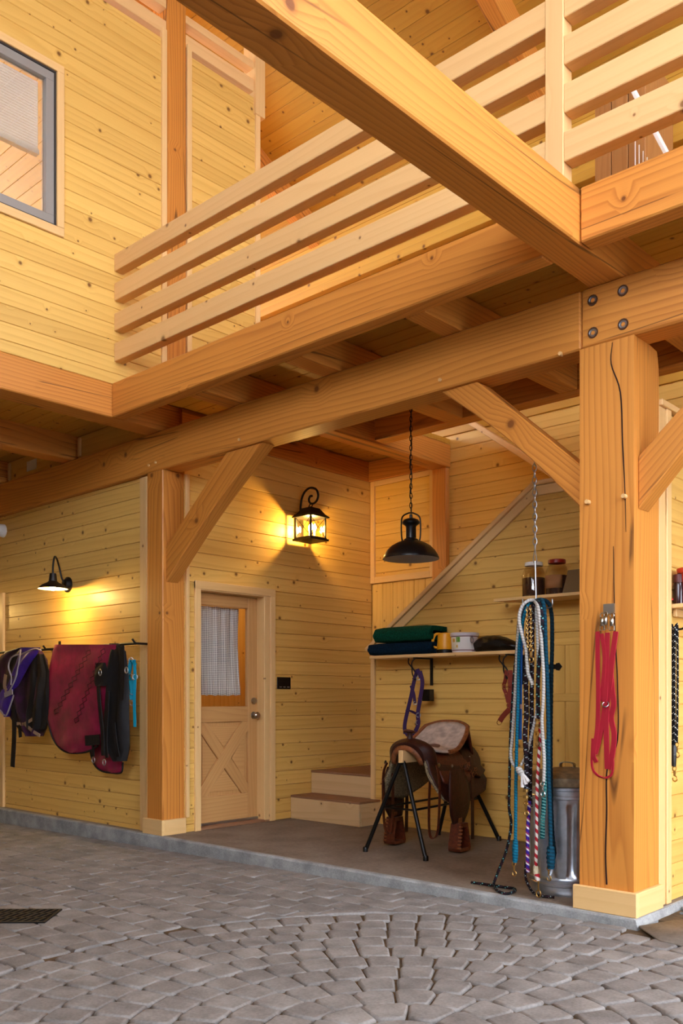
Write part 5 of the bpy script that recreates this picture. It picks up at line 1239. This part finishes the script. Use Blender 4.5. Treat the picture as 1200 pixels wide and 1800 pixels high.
drape([(1136, 180, 206), (1200, 172, 214), (1260, 160, 215), (1300, 158, 215), (1330, 160, 216), (1346, 166, 216), (1355, 178, 216), (1358, 195, 213)], -.06, .02, 14, .005, 6, 2).build('rear_flap', MAR, hb)
drape([(1131, 193, 208), (1145, 190, 222), (1180, 186, 226), (1230, 184, 227), (1280, 184, 228), (1315, 188, 228), (1338, 206, 222)], -.115, .05, 14, .012, 11, 3).build('chest_lining', BLK, hb)
drape([(1165, 168, 186), (1180, 167, 190), (1198, 166, 190), (1206, 168, 186)], -.19, .012, 8, .003, 5, 4).build('chest_tab', BLK, hb)
edge_ = [at(u, v, Y=-.165) for u, v in ((80, 1250), (86, 1276), (92, 1296), (101, 1311), (112, 1320), (126, 1324), (147, 1323), (160, 1319), (172, 1311))]
MB().tube(resample(smoothpath(edge_, 5), .02), .008, 7).build('binding', BLK, hb)
edge_ = [at(u, v, Y=-.085) for u, v in ((158, 1315), (161, 1332), (167, 1346), (178, 1355), (195, 1358.5), (213, 1358), (216, 1340))]
MB().tube(resample(smoothpath(edge_, 5), .02), .008, 7).build('binding', BLK, hb)
for pts, w, y in (([(172, 1195), (175, 1240), (180, 1290), (181, 1328)], .045, -.20), ([(190, 1215), (188, 1260), (186, 1300), (188, 1332)], .04, -.19), ([(200, 1270), (203, 1300), (208, 1330)], .04, -.18), ([(150, 1302), (175, 1300)], .09, -.19), ([(163, 1300), (164, 1330)], .03, -.17), ([(215, 1135), (216, 1180), (215, 1230)], .05, -.17)):
    MB().strap(smoothpath([at(u, v, Y=y) for u, v in pts], 5), w, .008, (1, 0, .05)).build('strap', BLK, hb)
for u, v, y in ((164, 1336, -.17), (183, 1340, -.19), (176, 1182, -.21), (222, 1178, -.17)):
    q = at(u, v, Y=y); MB().tube([q+Vector((.022*math.cos(a), 0, .026*math.sin(a))) for a in [k*math.pi/6 for k in range(12)]], .005, 6, closed=True).build('buckle', STEEL, hb)
qs = MB()
for (ua, va, ub, vb, n_) in ((183, 1140, 132, 1272, 11), (158, 1142, 96, 1256, 10)):
    for k in range(n_):
        t0, t1 = k/n_, (k+.92)/n_; A = Vector((ua+(ub-ua)*t0, va+(vb-va)*t0)); B = Vector((ua+(ub-ua)*t1, va+(vb-va)*t1)); m_ = (A+B)/2; nv = Vector((-(B-A).y, (B-A).x)).normalized()*4.2
        qs.tube([at(q_.x, q_.y, Y=-.192-.003*math.sin(k)) for q_ in (A, m_+nv, B, m_-nv)], .0042, 4, closed=True)
o = qs.build('quilt_stitching', plain('maroon_thread', (70, 10, 30), .7), hb); o['kind'] = 'stuff'
pb = empty('horse_blanket', tuple(at(40, 1300, Y=-.1)), 0, 'crumpled purple and black horse rug on the rail', 'blanket')
PLUM = plain('plum_cloth', (62, 22, 62), .5, nscale=8, namt=.25, bump=.5, dark=(18, 12, 20)); VIO = plain('violet_cloth', (62, 28, 140), .5, nscale=8, namt=.1, bump=.4); PIP = plain('grey_piping', (150, 140, 142), .6)
drape([(1139, 32, 64), (1146, 12, 76), (1160, -4, 84), (1185, -8, 88), (1215, -6, 88), (1240, 10, 87), (1262, 24, 85), (1280, 36, 82), (1294, 54, 74)], -.12, .06, 22, .022, 14, 0).build('body', PLUM, pb)
drape([(1138, 36, 72), (1150, 33, 66), (1170, 27, 52), (1195, 18, 38), (1215, 9, 27)], -.19, .02, 10, .008, 8, 2).build('violet_panel', VIO, pb)
drape([(1212, 4, 26), (1228, -4, 22), (1245, 0, 20), (1256, 8, 17), (1260, 12, 15)], -.19, .03, 10, .006, 8, 2).build('violet_tail', VIO, pb)
drape([(1150, 60, 78), (1180, 56, 87), (1220, 54, 87), (1255, 48, 86), (1282, 50, 80)], -.17, .03, 12, .018, 12, 6).build('black_fold', BLK, pb)
drape([(1152, 20, 32), (1170, 16, 32), (1190, 18, 28), (1206, 20, 24)], -.185, .012, 8, .006, 8, 1).build('black_lining', BLK, pb)
for pts in ([(36, 1142), (34, 1160), (28, 1190), (18, 1212), (12, 1222)], [(33, 1150), (20, 1156), (15, 1172), (20, 1190), (19, 1204)], [(72, 1143), (60, 1141), (38, 1150)], [(24, 1222), (18, 1240), (10, 1258), (0, 1248)]):
    MB().tube(resample(smoothpath([at(u, v, Y=-.225) for u, v in pts], 5), .02), .008, 6).build('piping', PIP, pb)
for pts, w, m_, y in (([(24, 1240), (25, 1290), (22, 1348)], .075, BLK, -.2), ([(10, 1186), (8, 1206), (14, 1218)], .05, plain('beige_webbing', (168, 140, 112), .7), -.2), ([(30, 1272), (44, 1272), (66, 1258)], .03, MATS['beige_webbing'], -.2), ([(44, 1273), (56, 1284), (70, 1293)], .03, MATS['beige_webbing'], -.2), ([(34, 1274), (36, 1296)], .05, BLK, -.2), ([(8, 1222), (22, 1216)], .05, PIP, -.235)):
    MB().strap(smoothpath([at(u, v, Y=y) for u, v in pts], 5), w, .008, (1, 0, .2)).build('strap', m_, pb)
TQ = plain('turquoise_webbing', (14, 150, 178), .6)
T_ = lambda u, v, y=-.03: tuple(at(u, v, Y=y))
halter('rope_halter', 'turquoise webbing halter hanging by the trim at the rail end', [([T_(231, 1160), T_(227, 1180), T_(225, 1200), T_(230, 1214), T_(232, 1230)], .026), ([T_(236, 1160), T_(237, 1190), T_(236, 1230), T_(237, 1278)], .022), ([T_(225, 1190), T_(231, 1200), T_(233, 1216)], .026), ([T_(228, 1166), T_(234, 1162), T_(238, 1170)], .022)], TQ, [(T_(230, 1160), .02), (T_(229, 1190), .026), (T_(232, 1216), .024), (T_(232, 1236), .02), (T_(237, 1190), .022)], STEEL)

# ------------------------------------------------------------------ drain grate in the paving
fwv = Vector((-math.sin(YAW), math.cos(YAW), 0)); rtv = Vector((math.cos(YAW), math.sin(YAW), 0))
gc = Vector((CAM.x, CAM.y, 0))+fwv*5.10+rtv*(-1.98); gz = zg(gc.x)+.003; IRON = plain('cast_iron', (24, 24, 25), .6, .5)
gr = empty('drain_grate', (gc.x, gc.y, gz), 0, 'black cast iron drain grate set in the pavers', 'grate')
def gbox(a0, a1, b0, b1, sk, nm, mat, z0=.0, z1=.008):
    v = []
    for z in (z0, z1):
        for a, b in ((a0, b0), (a1, b0), (a1, b1), (a0, b1)): v.append(Vector((gc.x, gc.y, gz+z))+rtv*(a+sk*(b-b0))+fwv*b)
    return MB().add(v, [(0, 3, 2, 1), (4, 5, 6, 7), (0, 1, 5, 4), (1, 2, 6, 5), (2, 3, 7, 6), (3, 0, 4, 7)]).build(nm, mat, gr, smooth=False)
gbox(-.35, .35, -.15, .15, 0, 'pan', plain('drain_dark', (6, 6, 7), .9), -.01, .001)
for b0, b1 in ((-.155, -.14), (-.055, -.045), (.045, .055), (.14, .155)): gbox(-.36, .36, b0, b1, 0, 'rail', IRON)
gbox(-.36, -.345, -.14, .14, 0, 'rail', IRON); gbox(.345, .36, -.14, .14, 0, 'rail', IRON)
for r_, (b0, b1) in enumerate(((-.14, -.055), (-.045, .045), (.055, .14))):
    for k in range(17): gbox(-.345+.04*k, -.327+.04*k, b0, b1, .28, 'bar', IRON)

# ------------------------------------------------------------------ things up in the loft
cb = empty('loft_cupboard', (2.02, 1.9, 3.71), 0, 'tall brown board cupboard in the loft behind the rails', 'cupboard')
BRN = wood('brown_board', (168, 116, 62), (136, 86, 42), kden=.1, amount=.4, rings=6, rough=.6)
for i in range(3): abox('board', 1.86+.13*i, 1.985+.13*i, 1.62, 1.645, 3.72, 5.75, BRN, cb)
abox('carcass', 1.86, 2.245, 1.646, 2.1, 3.71, 5.75, BRN, cb, ch=0)
wr_ = empty('wire_rack', (2.42, 1.5, 3.71), 0, 'white wire rack with a slanted side in the loft, right of the cupboard', 'rack')
pA, pB = at(1108, 150, Y=1.45), at(1182, 290, Y=1.45)
beam2('slanted_rail', pA+(pA-pB)*.15, pB+(pB-pA)*1.2, .025, .09, (0, 1, 0), WHITE, wr_)
for k in range(7):
    t = at(1116+7*k, 262, Y=1.5); MB().tube([(t.x, 1.5, 3.72), (t.x, 1.5, 5.1-.055*k)], .0045, 6).build('wire', WHITE, wr_)
MB().tube([(2.2, 1.5, 3.72), (2.7, 1.5, 3.72)], .01, 6).build('foot_bar', WHITE, wr_)
